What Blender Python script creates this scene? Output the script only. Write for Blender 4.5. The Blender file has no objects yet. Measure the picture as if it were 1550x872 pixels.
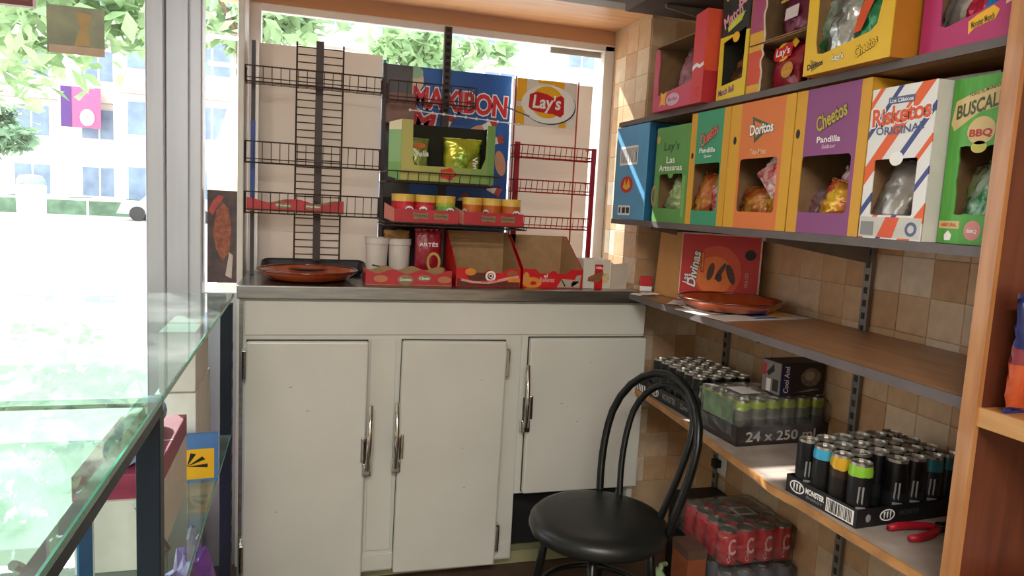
import bpy, bmesh, math, random
from mathutils import Vector, Matrix, Euler
random.seed(7)
SC = bpy.context.scene
COL = SC.collection
PI = math.pi

# ------------------------------------------------------------------ camera, sky, sun, lamps, exposure
def make_camera():
    cam = bpy.data.cameras.new('camera')
    cam.sensor_fit = 'HORIZONTAL'; cam.sensor_width = 36.0
    cam.lens = 36.0 * 1083.0 / 1550.0
    cam.clip_start = 0.02; cam.clip_end = 300
    o = bpy.data.objects.new('camera', cam); COL.objects.link(o)
    yaw, pit, rol = (math.radians(a) for a in (16.516, 6.574, -2.948))
    f = Vector((math.sin(yaw)*math.cos(pit), math.cos(yaw)*math.cos(pit), -math.sin(pit)))
    r = Vector((math.cos(yaw), -math.sin(yaw), 0)); d = f.cross(r)
    r2 = math.cos(rol)*r + math.sin(rol)*d; d2 = -math.sin(rol)*r + math.cos(rol)*d
    m = Matrix((r2, -d2, -f)).transposed().to_4x4()
    m.translation = Vector((0, 0, 1.35))
    o.matrix_world = m
    SC.camera = o
make_camera()

w = bpy.data.worlds.new('sky'); SC.world = w; w.use_nodes = True
bg = w.node_tree.nodes['Background']
bg.inputs[0].default_value = (0.86, 0.93, 1.0, 1); bg.inputs[1].default_value = 4.0

SUN_DIR = Vector((-0.65, 1.35, 1.26)).normalized()
sl = bpy.data.lights.new('sun', 'SUN'); sl.energy = 10.0; sl.angle = math.radians(0.6); sl.color = (1.0, 0.96, 0.90)
so = bpy.data.objects.new('sun', sl); COL.objects.link(so)
so.rotation_euler = (-SUN_DIR).to_track_quat('-Z', 'Y').to_euler(); so.location = SUN_DIR*20

SC.view_settings.view_transform = 'Standard'; SC.view_settings.look = 'None'
SC.view_settings.gamma = 1.0; SC.view_settings.exposure = 0.4
FILL_LAMP_W = 42.0            # watts of each added fill lamp

# ------------------------------------------------------------------ materials
def lin(h):
    h = h.lstrip('#'); out = []
    for i in (0, 2, 4):
        c = int(h[i:i+2], 16)/255
        out.append(c/12.92 if c <= 0.04045 else ((c+0.055)/1.055)**2.4)
    return (*out, 1)
_M = {}
def M(name, col, rough=0.6, metal=0.0, var=0.06, scale=18.0, bump=0.0, col2=None, trans=0.0, stretch=None, spec=None, coat=0.0):
    if name in _M: return _M[name]
    m = bpy.data.materials.new(name); m.use_nodes = True; nt = m.node_tree
    b = nt.nodes['Principled BSDF']
    b.inputs['Roughness'].default_value = rough; b.inputs['Metallic'].default_value = metal
    if spec is not None: b.inputs['Specular IOR Level'].default_value = spec
    if coat: b.inputs['Coat Weight'].default_value = coat; b.inputs['Coat Roughness'].default_value = 0.08
    c = lin(col)
    tc = nt.nodes.new('ShaderNodeTexCoord'); src = tc.outputs['Object']
    if stretch:
        mp = nt.nodes.new('ShaderNodeMapping'); mp.inputs['Scale'].default_value = stretch
        nt.links.new(src, mp.inputs[0]); src = mp.outputs[0]
    n = nt.nodes.new('ShaderNodeTexNoise'); n.inputs['Scale'].default_value = scale; n.inputs['Detail'].default_value = 4
    nt.links.new(src, n.inputs['Vector'])
    r = nt.nodes.new('ShaderNodeValToRGB')
    if col2: lo, hi = c, lin(col2)
    else:
        lo = (*[x*(1-var) for x in c[:3]], 1); hi = (*[min(1, x*(1+var)) for x in c[:3]], 1)
    r.color_ramp.elements[0].position = 0.35; r.color_ramp.elements[0].color = lo
    r.color_ramp.elements[1].position = 0.65; r.color_ramp.elements[1].color = hi
    nt.links.new(n.outputs['Fac'], r.inputs[0]); nt.links.new(r.outputs[0], b.inputs['Base Color'])
    if bump:
        bp = nt.nodes.new('ShaderNodeBump'); bp.inputs['Strength'].default_value = bump; bp.inputs['Distance'].default_value = 0.01
        nt.links.new(n.outputs['Fac'], bp.inputs['Height']); nt.links.new(bp.outputs[0], b.inputs['Normal'])
    if trans:
        t = nt.nodes.new('ShaderNodeBsdfTranslucent'); nt.links.new(r.outputs[0], t.inputs[0])
        mx = nt.nodes.new('ShaderNodeMixShader'); mx.inputs[0].default_value = trans
        nt.links.new(b.outputs[0], mx.inputs[1]); nt.links.new(t.outputs[0], mx.inputs[2])
        nt.links.new(mx.outputs[0], nt.nodes['Material Output'].inputs[0])
    _M[name] = m; return m
def stripes(name, vec, stops, period=None, rough=0.5, metal=0.0, wob=0.0, trans=0.0):
    """printed colour bands: constant ramp along vec in object space"""
    if name in _M: return _M[name]
    m = bpy.data.materials.new(name); m.use_nodes = True; nt = m.node_tree
    b = nt.nodes['Principled BSDF']; b.inputs['Roughness'].default_value = rough; b.inputs['Metallic'].default_value = metal
    tc = nt.nodes.new('ShaderNodeTexCoord'); dp = nt.nodes.new('ShaderNodeVectorMath'); dp.operation = 'DOT_PRODUCT'
    src = tc.outputs['Object']
    if wob:
        nz = nt.nodes.new('ShaderNodeTexNoise'); nz.inputs['Scale'].default_value = 30
        sc = nt.nodes.new('ShaderNodeVectorMath'); sc.operation = 'SCALE'; sc.inputs['Scale'].default_value = wob
        ad = nt.nodes.new('ShaderNodeVectorMath'); ad.operation = 'ADD'
        nt.links.new(src, nz.inputs['Vector']); nt.links.new(nz.outputs['Color'], sc.inputs[0])
        nt.links.new(src, ad.inputs[0]); nt.links.new(sc.outputs[0], ad.inputs[1]); src = ad.outputs[0]
    nt.links.new(src, dp.inputs[0]); dp.inputs[1].default_value = vec
    a = nt.nodes.new('ShaderNodeMath'); a.operation = 'MULTIPLY_ADD'; out = dp.outputs['Value']
    lo, hi = stops[0][0], stops[-1][0]
    if period:
        fr = nt.nodes.new('ShaderNodeMath'); fr.operation = 'DIVIDE'; fr.inputs[1].default_value = period
        f2 = nt.nodes.new('ShaderNodeMath'); f2.operation = 'FRACT'
        nt.links.new(out, fr.inputs[0]); nt.links.new(fr.outputs[0], f2.inputs[0]); out = f2.outputs[0]; lo, hi = 0.0, 1.0
    else:
        hi = hi + max(0.02, (hi-lo)*0.3)
    a.inputs[1].default_value = 1/(hi-lo); a.inputs[2].default_value = -lo/(hi-lo)
    nt.links.new(out, a.inputs[0])
    r = nt.nodes.new('ShaderNodeValToRGB'); r.color_ramp.interpolation = 'CONSTANT'
    el = r.color_ramp.elements
    while len(el) < len(stops): el.new(0.5)
    for e, (p, h) in zip(el, stops): e.position = (p-lo)/(hi-lo)
    for i, (p, h) in enumerate(sorted(stops)):
        el[i].position = min(1, max(0, (p-lo)/(hi-lo))); el[i].color = lin(h)
    nt.links.new(a.outputs[0], r.inputs[0]); nt.links.new(r.outputs[0], b.inputs['Base Color'])
    if trans:
        t = nt.nodes.new('ShaderNodeBsdfTranslucent'); nt.links.new(r.outputs[0], t.inputs[0])
        mx = nt.nodes.new('ShaderNodeMixShader'); mx.inputs[0].default_value = trans
        nt.links.new(b.outputs[0], mx.inputs[1]); nt.links.new(t.outputs[0], mx.inputs[2])
        nt.links.new(mx.outputs[0], nt.nodes['Material Output'].inputs[0])
    _M[name] = m; return m
def glass(name, tint='#FFFFFF', gloss_ior=1.5, rough=0.0, haze=0.0, hazecol='#FFFFFF'):
    if name in _M: return _M[name]
    m = bpy.data.materials.new(name); m.use_nodes = True; nt = m.node_tree
    nt.nodes.remove(nt.nodes['Principled BSDF'])
    t = nt.nodes.new('ShaderNodeBsdfTransparent'); t.inputs[0].default_value = lin(tint)
    g = nt.nodes.new('ShaderNodeBsdfGlossy'); g.inputs['Roughness'].default_value = rough
    lw = nt.nodes.new('ShaderNodeLayerWeight'); lw.inputs[0].default_value = 0.5
    pw = nt.nodes.new('ShaderNodeMath'); pw.operation = 'POWER'; pw.inputs[1].default_value = 5.0
    f0 = ((gloss_ior-1)/(gloss_ior+1))**2
    fz = nt.nodes.new('ShaderNodeMath'); fz.operation = 'MULTIPLY_ADD'; fz.inputs[1].default_value = 1-f0; fz.inputs[2].default_value = f0
    nt.links.new(lw.outputs['Facing'], pw.inputs[0]); nt.links.new(pw.outputs[0], fz.inputs[0])
    mx = nt.nodes.new('ShaderNodeMixShader'); nt.links.new(fz.outputs[0], mx.inputs[0])
    nt.links.new(t.outputs[0], mx.inputs[1]); nt.links.new(g.outputs[0], mx.inputs[2]); out = mx
    if haze:
        d = nt.nodes.new('ShaderNodeBsdfDiffuse'); d.inputs[0].default_value = lin(hazecol)
        nz = nt.nodes.new('ShaderNodeTexNoise'); nz.inputs['Scale'].default_value = 9
        mr = nt.nodes.new('ShaderNodeMapRange'); mr.inputs['From Min'].default_value = 0.4; mr.inputs['From Max'].default_value = 0.7
        mr.inputs['To Min'].default_value = haze*0.3; mr.inputs['To Max'].default_value = haze
        nt.links.new(nz.outputs['Fac'], mr.inputs['Value'])
        m2 = nt.nodes.new('ShaderNodeMixShader'); nt.links.new(mr.outputs[0], m2.inputs[0])
        nt.links.new(mx.outputs[0], m2.inputs[1]); nt.links.new(d.outputs[0], m2.inputs[2]); out = m2
    nt.links.new(out.outputs[0], nt.nodes['Material Output'].inputs[0])
    _M[name] = m; return m
def emit(name, col, s):
    m = bpy.data.materials.new(name); m.use_nodes = True; b = m.node_tree.nodes['Principled BSDF']
    b.inputs['Base Color'].default_value = lin(col); b.inputs['Emission Color'].default_value = lin(col); b.inputs['Emission Strength'].default_value = s
    return m

# ------------------------------------------------------------------ object helpers
def link(name, me, mat=None, parent=None, loc=(0,0,0), rot=(0,0,0), smooth=False):
    o = bpy.data.objects.new(name, me); COL.objects.link(o)
    if mat is not None:
        for x in (mat if isinstance(mat, (list, tuple)) else [mat]): me.materials.append(x)
    if parent: o.parent = parent
    o.location = loc; o.rotation_euler = rot
    if smooth:
        me.polygons.foreach_set('use_smooth', [True]*len(me.polygons))
    return o
def obj(name, bm, mat=None, parent=None, loc=(0,0,0), rot=(0,0,0), smooth=False, bevel=0.0, label=None):
    bmesh.ops.recalc_face_normals(bm, faces=bm.faces[:])
    me = bpy.data.meshes.new(name); bm.to_mesh(me); bm.free()
    o = link(name, me, mat, parent, loc, rot, smooth)
    if bevel:
        md = o.modifiers.new('bevel', 'BEVEL'); md.width = bevel; md.segments = 2; md.limit_method = 'ANGLE'
    if label: o['label'] = label
    return o
def tag(o, label, cat, group=None, kind=None):
    if label: o['label'] = label
    if cat: o['category'] = cat
    if group: o['group'] = group
    if kind: o['kind'] = kind
    return o
def thing(name, label, cat, loc=(0,0,0), rz=0.0, group=None, rot=None):
    o = bpy.data.objects.new(name, None); COL.objects.link(o); o.empty_display_size = 0.05
    o.location = loc; o.rotation_euler = rot if rot else (0, 0, rz)
    return tag(o, label, cat, group)
def struct(o):
    o['kind'] = 'structure'; return o
def copy_tree(o, parent=None):
    c = o.copy(); COL.objects.link(c)
    if parent: c.parent = parent
    for ch in list(o.children): copy_tree(ch, c)
    return c
def NB(): return bmesh.new()
def box(bm, x0, x1, y0, y1, z0, z1, mi=0, m=None):
    vs = [bm.verts.new((x, y, z)) for z in (z0, z1) for y in (y0, y1) for x in (x0, x1)]
    fs = [(0,2,3,1),(4,5,7,6),(0,1,5,4),(2,6,7,3),(0,4,6,2),(1,3,7,5)]
    for f in fs:
        fa = bm.faces.new([vs[i] for i in f]); fa.material_index = mi
    if m: bmesh.ops.transform(bm, matrix=m, verts=vs)
    return vs
def B(x0, x1, y0, y1, z0, z1):
    bm = NB(); box(bm, x0, x1, y0, y1, z0, z1); return bm
def quad(bm, pts, mi=0):
    f = bm.faces.new([bm.verts.new(p) for p in pts]); f.material_index = mi; return f
def tube(bm, pts, r, seg=6, closed=False, mi=0, caps=True):
    pts = [Vector(p) for p in pts]; n = len(pts); rings = []; prev = None
    for i, p in enumerate(pts):
        a = pts[(i-1) % n] if (closed or i > 0) else p
        b = pts[(i+1) % n] if (closed or i < n-1) else p
        t = (b-a).normalized()
        if prev is None:
            up = Vector((0,0,1)) if abs(t.z) < 0.9 else Vector((1,0,0)); u = t.cross(up).normalized()
        else:
            u = (prev - t*prev.dot(t)); u = u.normalized() if u.length > 1e-6 else t.orthogonal().normalized()
        prev = u; v = t.cross(u)
        rr = r[i] if isinstance(r, (list, tuple)) else r
        rings.append([bm.verts.new(p + rr*(math.cos(2*PI*k/seg)*u + math.sin(2*PI*k/seg)*v)) for k in range(seg)])
    for i in range(n if closed else n-1):
        A, C = rings[i], rings[(i+1) % n]
        for k in range(seg):
            f = bm.faces.new((A[k], A[(k+1) % seg], C[(k+1) % seg], C[k])); f.material_index = mi
    if caps and not closed:
        bm.faces.new(rings[0][::-1]).material_index = mi; bm.faces.new(rings[-1]).material_index = mi
def lathe(bm, prof, seg=20, c=(0,0,0), mi=0, sx=1.0, sy=1.0):
    rings = []
    for r, z in prof:
        if r < 1e-6: rings.append([bm.verts.new((c[0], c[1], c[2]+z))])
        else: rings.append([bm.verts.new((c[0]+sx*r*math.cos(2*PI*k/seg), c[1]+sy*r*math.sin(2*PI*k/seg), c[2]+z)) for k in range(seg)])
    for A, C in zip(rings, rings[1:]):
        for k in range(seg):
            k2 = (k+1) % seg
            if len(A) == 1 and len(C) == 1: continue
            if len(A) == 1: f = bm.faces.new((A[0], C[k], C[k2]))
            elif len(C) == 1: f = bm.faces.new((A[k], A[k2], C[0]))
            else: f = bm.faces.new((A[k], A[k2], C[k2], C[k]))
            f.material_index = mi
def flat_mesh(outer, holes=(), th=0.002, name='flat'):
    """filled 2D outline with holes in the local XZ plane, front at y=-th/2"""
    cu = bpy.data.curves.new(name, 'CURVE'); cu.dimensions = '2D'; cu.fill_mode = 'BOTH'; cu.extrude = th/2
    for pts in [outer, *holes]:
        s = cu.splines.new('POLY'); s.points.add(len(pts)-1); s.use_cyclic_u = True
        for p, (x, z) in zip(s.points, pts): p.co = (x, z, 0, 1)
    t = bpy.data.objects.new('tmp', cu)
    me = bpy.data.meshes.new_from_object(t)
    bpy.data.objects.remove(t); bpy.data.curves.remove(cu)
    me.transform(Matrix.Rotation(PI/2, 4, 'X')); me.materials.clear()
    return me
def flat(name, parent, outer, mat, y=0.0, th=0.002, holes=(), label=None, loc=(0,0,0), rot=(0,0,0)):
    o = link(name, flat_mesh(outer, holes, th), mat, parent, (loc[0], loc[1]+y, loc[2]), rot)
    if label: o['label'] = label
    return o
def rect(x0, x1, z0, z1): return [(x0,z0),(x1,z0),(x1,z1),(x0,z1)]
def rrect(x0, x1, z0, z1, r, n=4):
    out = []
    for cx, cz, a0 in ((x1-r, z0+r, -PI/2), (x1-r, z1-r, 0), (x0+r, z1-r, PI/2), (x0+r, z0+r, PI)):
        for i in range(n+1):
            a = a0 + PI/2*i/n; out.append((cx+r*math.cos(a), cz+r*math.sin(a)))
    return out
def ell(cx, cz, rx, rz, n=24, rot=0):
    return [(cx+rx*math.cos(2*PI*i/n)*math.cos(rot)-rz*math.sin(2*PI*i/n)*math.sin(rot),
             cz+rx*math.cos(2*PI*i/n)*math.sin(rot)+rz*math.sin(2*PI*i/n)*math.cos(rot)) for i in range(n)]
def jag(pts, amp, rnd):
    """roughen a torn edge"""
    out = []
    for (x0, z0), (x1, z1) in zip(pts, pts[1:]+pts[:1]):
        n = max(1, int(math.hypot(x1-x0, z1-z0)/0.012))
        for i in range(n):
            t = i/n; out.append((x0+(x1-x0)*t+rnd.uniform(-amp, amp)*(i > 0), z0+(z1-z0)*t+rnd.uniform(-amp, amp)*(i > 0)))
    return out
_T = {}
def text_mesh(s, bold=0.0, shear=0.0, th=0.0005, spacing=1.0):
    cu = bpy.data.curves.new('t', 'FONT'); cu.body = s; cu.size = 1.0; cu.offset = bold; cu.shear = shear
    cu.extrude = 0.0; cu.space_character = spacing; cu.resolution_u = 3
    t = bpy.data.objects.new('tmp', cu); me = bpy.data.meshes.new_from_object(t)
    bpy.data.objects.remove(t); bpy.data.curves.remove(cu); me.materials.clear()
    return me
def text(parent, s, cx, cz, w, h, y, mat, rot=0.0, shear=0.0, bold=0.02, outline=None, ow=0.05, arc=0.0, spacing=1.0, name='lettering', slope=0.0):
    """flat lettering on the plane local y, centred at cx,cz, fitted to w x h"""
    def one(b, yy, mt, ref=None):
        me = text_mesh(s, b, shear, spacing=spacing)
        xs = [v.co.x for v in me.vertices]; ys = [v.co.y for v in me.vertices]
        if not xs: return None
        bb = ref or (min(xs), max(xs), min(ys), max(ys))
        sx, sz = w/(bb[1]-bb[0]), h/(bb[3]-bb[2]); mx, mz = (bb[0]+bb[1])/2, (bb[2]+bb[3])/2
        for v in me.vertices:
            X, Z = (v.co.x-mx)*sx, (v.co.y-mz)*sz
            if arc: Z += arc*(1-(2*X/w)**2)
            Z += slope*X
            c, sn = math.cos(rot), math.sin(rot)
            v.co = (X*c-Z*sn, 0, X*sn+Z*c)
        o = link(name, me, mt, parent, (cx, yy, cz)); return bb
    bb = one(bold, y, mat)
    if outline: one(bold+ow, y+0.0005, outline, bb)
def decal(parent, pts, mat, y, name='printed_mark', label=None, holes=()):
    return flat(name, parent, pts, mat, y, 0.0004, holes, label)

def lays_mark(parent, cx, cz, s, y):
    decal(parent, ell(cx, cz, s*0.5, s*0.42), mYEL, y, 'emblem')
    rib = []
    for i in range(13):
        t = i/12; rib.append((cx-s*0.62+s*1.24*t, cz+s*0.30-s*0.10*math.sin(PI*2*t)+(-s*.08 if i in (0,12) else 0)))
    for i in range(13):
        t = 1-i/12; rib.append((cx-s*0.62+s*1.24*t, cz-s*0.30-s*0.10*math.sin(PI*2*t)+(s*.08 if i in (0,12) else 0)))
    decal(parent, rib, mRED, y-0.0006, 'emblem')
    text(parent, "Lay's", cx, cz-0.02*s, s*0.95, s*0.46, y-0.0012, mWHT, rot=0.12, bold=0.02)

# common materials
mWHT = M('white_print', '#F4F2EE', .55, var=.02); mBLK = M('black_print', '#151414', .5, var=.05)
mRED = M('red_print', '#C8161E', .45, var=.05); mYEL = M('yellow_print', '#F2B51C', .45, var=.04)
mGLD = M('gold_print', '#C9A44A', .4, var=.05); mGRY = M('grey_print', '#8C8C8A', .5, var=.05)
mKRAFT = M('kraft_cardboard', '#B08E64', .85, var=.07, scale=40); mKRAFTD = M('kraft_inside', '#7A5E3E', .9, var=.08, scale=40)
mSTEEL = M('brushed_steel', '#9DA0A0', .28, 1.0, var=.12, scale=10, stretch=(1,12,12))
mCHROME = M('worn_chrome', '#D8D6D0', .16, 1.0, var=.15, scale=60)
mALU = M('aluminium', '#C9C9C6', .35, .9, var=.05)
mENAM = M('cream_enamel', '#D6D6CD', .28, var=.035, scale=4, coat=.3)
mWIRE = M('black_wire', '#473A36', .45, .3); mRWIRE = M('red_wire', '#9E1622', .4, .2)
mGLASS = glass('window_glass'); mCLEAR = glass('case_glass', '#E2F2EC', 1.85, haze=.10)
mGEDGE = M('green_glass_edge', '#2E8A72', .15, var=.2, spec=.8)
mWRAP = glass('clear_shrink_wrap', '#F0F0F0', 1.35, .12, haze=.10)
mFOIL = M('silver_foil', '#B9B9B4', .28, .85, var=.25, scale=25, bump=.6)
mNAVY = M('navy_painted_steel', '#1B2536', .45, .2)

# ------------------------------------------------------------------ the room
XW, YP, XP = 1.53, 2.52, 1.24          # right wall, pier face, pier corner
mWALL = M('plain_wall', '#CFC8BC', .8, var=.05, scale=6)
mGROUT = M('tile_joint', '#C6A884', .85, var=.06)
mFLOOR = M('brown_floor', '#5A463A', .5, var=.2, scale=7)
mPLANK = M('varnished_plank', '#BC8450', .42, col2='#A86E3C', scale=9, stretch=(6,6,.6), coat=.2)
mNICHE = M('orange_veneer', '#E6B07E', .4, col2='#D99C66', scale=6, stretch=(.6,6,6), coat=.2)
mLAM = M('wood_laminate', '#A8784E', .35, col2='#8C6040', scale=9, stretch=(9,.6,9), coat=.15)
mEDGE = M('brown_edge_strip', '#645A58', .5, var=.08)
mPALE = M('worn_pale_shelf', '#B4A79C', .6, col2='#9C8C80', scale=10)
mALUP = M('grey_aluminium', '#B4B7BE', .42, .55, var=.04, scale=4, stretch=(8,8,.4))
mFRAME = M('white_frame', '#D5CFC8', .45, var=.03)

struct(obj('floor', B(-2.2, XW, -2.5, 2.9, -.05, 0), mFLOOR))
struct(obj('ceiling', B(-2.2, XW+.1, -2.5, 2.5, 2.55, 2.6), mWALL))
struct(obj('wall_rear', B(-2.2, XW, -2.6, -2.5, 0, 2.55), mWALL))
struct(obj('wall_left', B(-2.3, -2.2, -2.5, 2.7, 0, 2.55), mWALL))
wr = struct(obj('wall_right', B(XW, XW+.1, -2.5, 2.95, 0, 2.55), mGROUT))
pier = struct(obj('wall_back', B(XP, XW, YP, 2.95, 0, 2.55), mGROUT))
struct(obj('wall_front', B(-2.2, -.32, 2.56, 2.66, 2.25, 2.55), mWALL))
# lintel over the window niche, its grey lower face, and the veneered niche lining
struct(obj('trim_1', B(-.5, XP, 2.44, 2.52, 2.085, 2.55), M('grey_lintel', '#8F8A82', .6, var=.05)))
struct(obj('trim_2', B(-.3, XP, 2.52, 2.92, 2.09, 2.13), mNICHE))
struct(obj('trim_3', B(-.3, XP, 2.855, 2.92, 2.035, 2.09), M('brown_niche_board', '#C49470', .5, var=.05, scale=6, stretch=(.5,5,5))))
struct(obj('trim_5', B(-.30, XP, 2.84, 2.95, 0, 1.04), mWALL))

# wall tiles, each a piece of its own on the wall
TCOL = ['#D0AE88', '#CBA67C', '#DABF9C', '#C39A70', '#D2BA9C', '#DECBB0', '#CDA880']
tmats = [M('stone_tile_%d' % i, c, .55, var=.10, scale=22, bump=.04) for i, c in enumerate(TCOL)]
def tile_mesh(mat):
    bm = NB(); e = .0497
    v = box(bm, -e, e, -.004, 0, -e, e)
    bmesh.ops.bevel(bm, geom=[x for x in bm.edges if all(abs(q.co.y+.004) < 1e-5 for q in x.verts)], offset=.0012, segments=1, affect='EDGES')
    bmesh.ops.recalc_face_normals(bm, faces=bm.faces[:])
    me = bpy.data.meshes.new('tile'); bm.to_mesh(me); bm.free(); me.materials.append(mat); return me
tmesh = [tile_mesh(m) for m in tmats]
rt = random.Random(3)
def tiles(wall, cols, rows, pos, rz):
    for i in range(cols):
        for k in range(rows):
            o = bpy.data.objects.new('tile', rt.choice(tmesh)); COL.objects.link(o); o.parent = wall
            o.location = pos(i, k); o.rotation_euler = (0, 0, rz); o.scale = (1, rt.uniform(.9, 1.12), 1)
tiles(wr, 16, 18, lambda i, k: (XW, .975+.1*i, .32+.1*k), -PI/2)
tiles(pier, 3, 18, lambda i, k: (XP+.05+.1*i, YP, .32+.1*k), 0)
tiles(pier, 3, 10, lambda i, k: (XP, YP+.05+.1*i, 1.12+.1*k), -PI/2)

# ------------------------------------------------------------------ windows and shopfront
def part_box(name, parent, x0, x1, y0, y1, z0, z1, mat, bevel=.0, label=None):
    return obj(name, B(x0, x1, y0, y1, z0, z1), mat, parent, bevel=bevel, label=label)
win = struct(bpy.data.objects.new('window_1', None)); COL.objects.link(win); win.location = (0, 2.88, 0)
part_box('pane', win, -.155, 1.195, -.003, .003, 1.10, 2.02, mGLASS)
part_box('top_rail', win, -.235, XP, -.03, .0, 2.005, 2.035, mFRAME, .004)
part_box('bottom_rail', win, -.235, XP, -.03, .03, 1.04, 1.10, mFRAME, .004)
part_box('stile', win, -.235, -.155, -.04, .03, 1.04, 2.03, mFRAME, .004)
part_box('stile', win, 1.195, XP, -.03, .03, 1.04, 2.03, mFRAME, .004)
part_box('shutter_edge', win, .97, 1.195, .01, .025, 1.985, 2.035, M('shutter_grey', '#8F857A', .6))
mull = struct(bpy.data.objects.new('trim_4', None)); COL.objects.link(mull); mull.location = (0, 2.6, 0)
part_box('post_profile', mull, -.488, -.43, -.03, .05, 0, 2.3, mALUP, .006)
part_box('post_profile', mull, -.43, -.36, -.022, .05, 0, 2.3, mALUP, .004)
part_box('post_profile', mull, -.36, -.318, -.03, .05, 0, 2.3, mALUP, .006)
win2 = struct(bpy.data.objects.new('window_2', None)); COL.objects.link(win2); win2.location = (0, 2.64, 0)
part_box('pane', win2, -.318, -.20, 0, .005, 1.0, 2.25, mGLASS)
part_box('lower_panel', win2, -.318, -.20, 0, .02, 0, 1.0, mALUP)
part_box('stile', win2, -.215, -.195, -.02, .24, 0, 2.25, mFRAME, .003)
win3 = struct(bpy.data.objects.new('window_3', None)); COL.objects.link(win3); win3.location = (0, 2.62, 0)
part_box('pane', win3, -2.15, -.488, 0, .006, .06, 2.22, mGLASS)
part_box('bottom_rail', win3, -2.15, -.488, -.02, .03, 0, .06, mALUP)
part_box('top_rail', win3, -2.15, -.488, -.02, .03, 2.2, 2.25, mALUP)
part_box('stile', win3, -2.2, -2.13, -.02, .03, 0, 2.25, mALUP)
# posters on the glass
p = thing('poster', 'faded grey and tan poster stuck high on the left shop window', 'poster', (-.69, 2.612, 1.825))
flat('sheet', p, rect(-.08, .08, -.075, .07), M('faded_poster', '#A6A490', .6, col2='#8F9184', scale=14, trans=.4), 0, .001)
decal(p, [(-.005,-.05),(.04,-.045),(.035,.0),(.045,.05),(.0,.055),(.012,.01)], M('faded_tan', '#E0C490', .6, trans=.35), -.001)
decal(p, rect(-.075, .08, -.075, -.05), M('faded_pink', '#EAD2BC', .6, trans=.35), -.001)
p = thing('hanging_sign', 'dark red framed sign hanging outside at the top left corner', 'sign', (-.885, 2.72, 2.0))
part_box('board', p, -.13, .04, -.01, .01, -.09, .1, M('sign_red', '#8A3A30', .5))
part_box('frame', p, -.14, .05, -.015, .015, -.10, -.085, M('sign_frame', '#5E2420', .5))
part_box('frame', p, .04, .05, -.015, .015, -.085, .11, M('sign_frame', '#5E2420', .5))
p = thing('window_advert', 'dark brown advert panel in the narrow pane beside the grey post', 'poster', (-.262, 2.632, 1.19))
flat('sheet', p, rect(-.048, .046, -.155, .16), M('advert_dark', '#5E4642', .5, col2='#3E3236', scale=26), 0, .003)
decal(p, [(-.03,.02),(-.02,.09),(0,.12),(.02,.10),(.028,.03),(.022,-.05),(.0,-.08),(-.02,-.04)], M('advert_rust', '#A8603C', .5, col2='#7E3B28', scale=60), -.0025)
decal(p, [(-.045,.09),(-.03,.125),(-.012,.145),(.004,.14),(-.006,.118),(-.02,.10),(-.03,.075)], M('advert_red', '#B4483E', .5, var=.35), -.003)
decal(p, [(.01,-.13),(.022,-.05),(.034,-.06),(.03,-.14)], M('advert_pale', '#C9B9AE', .5), -.003)
p = thing('paper_poster', 'white paper poster seen from behind in upper narrow pane', 'poster', (-.262, 2.632, 1.35))
flat('sheet', p, [(-.05,.0),(.046,.0),(.046,.40),(.02,.30),(-.01,.19),(-.05,.13)], M('back_of_paper', '#F0EEEA', .7, var=.02, trans=.6), 0, .001)

# ------------------------------------------------------------------ unseen fill lamps added behind the viewer to brighten the room
def lamp(x, y, lab):
    t = thing('fill_light', lab, 'lamp', (x, y, 2.55), 0, 'added fill lights')
    part_box('housing', t, -.6, .6, -.09, .09, -.05, 0, mFRAME)
    part_box('diffuser', t, -.58, .58, -.07, .07, -.06, -.05, emit('fill_glow', '#FFF8F0', 4.0))
    l = bpy.data.lights.new('tube', 'AREA'); l.shape = 'RECTANGLE'; l.size = 1.15; l.size_y = .14; l.energy = FILL_LAMP_W; l.color = (1, .97, .93)
    o = bpy.data.objects.new('tube', l); COL.objects.link(o); o.parent = t; o.location = (0, 0, -.07)
lamp(-.3, -.6, 'unseen added fill light above the middle of the shop floor')
lamp(-.3, -1.9, 'unseen added fill light nearest the rear wall')

# ------------------------------------------------------------------ the street
mPAVE = M('pale_pavement', '#D3CDC4', .8, var=.05, scale=3)
mROAD = M('grey_road', '#A7A5A2', .85, var=.06, scale=3)
struct(obj('ground', B(-90, 70, 2.95, 120, -.30, -.12), mPAVE))
rd = obj('road', B(-90, 70, 10, 22, -.13, -.115), mROAD); struct(rd)
mBW = M('pale_render', '#E6DFD6', .8, var=.03); mBG = M('dark_window', '#6F8196', .3, var=.2, scale=1.5); mBAL = M('balcony', '#BFB4AC', .7)
def building(x0, x1, y, floors, n, lab, name='building', wm=mBW):
    t = thing(name, lab, 'building', (x0, y, -.12)); W = x1-x0; H = floors*3.2
    part_box('wall', t, 0, W, 0, 8, 0, H, wm); part_box('roof_edge', t, -.3, W+.3, -.4, .3, H, H+.4, mBAL)
    for f in range(floors):
        part_box('balcony', t, .2, W-.2, -.7 if f else -.15, 0, f*3.2+2.75, f*3.2+(3.6 if f < floors-1 else 3.0), mBAL)
        for i in range(n):
            cx = W*(i+.5)/n
            fr = part_box('window', t, cx-.9, cx+.9, -.06, .02, f*3.2+.7, f*3.2+2.5, mFRAME)
            for k in (-.45, .45): part_box('pane', fr, cx+k-.4, cx+k+.4, -.09, -.05, f*3.2+.8, f*3.2+2.4, mBG)
building(-46, -9.4, 46, 4, 11, 'long pale building with window bands far across the street on the left')
building(-9, 12, 40, 5, 7, 'pale apartment building straight across the street behind the display racks')
building(15, 45, 44, 4, 8, 'pale building across the street furthest to the right')
LEAF = [M('leaf_green', '#8CA878', .6, var=.22, scale=2, trans=.3), M('leaf_dark', '#6E8E70', .55, var=.3, scale=2, trans=.35)]
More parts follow.
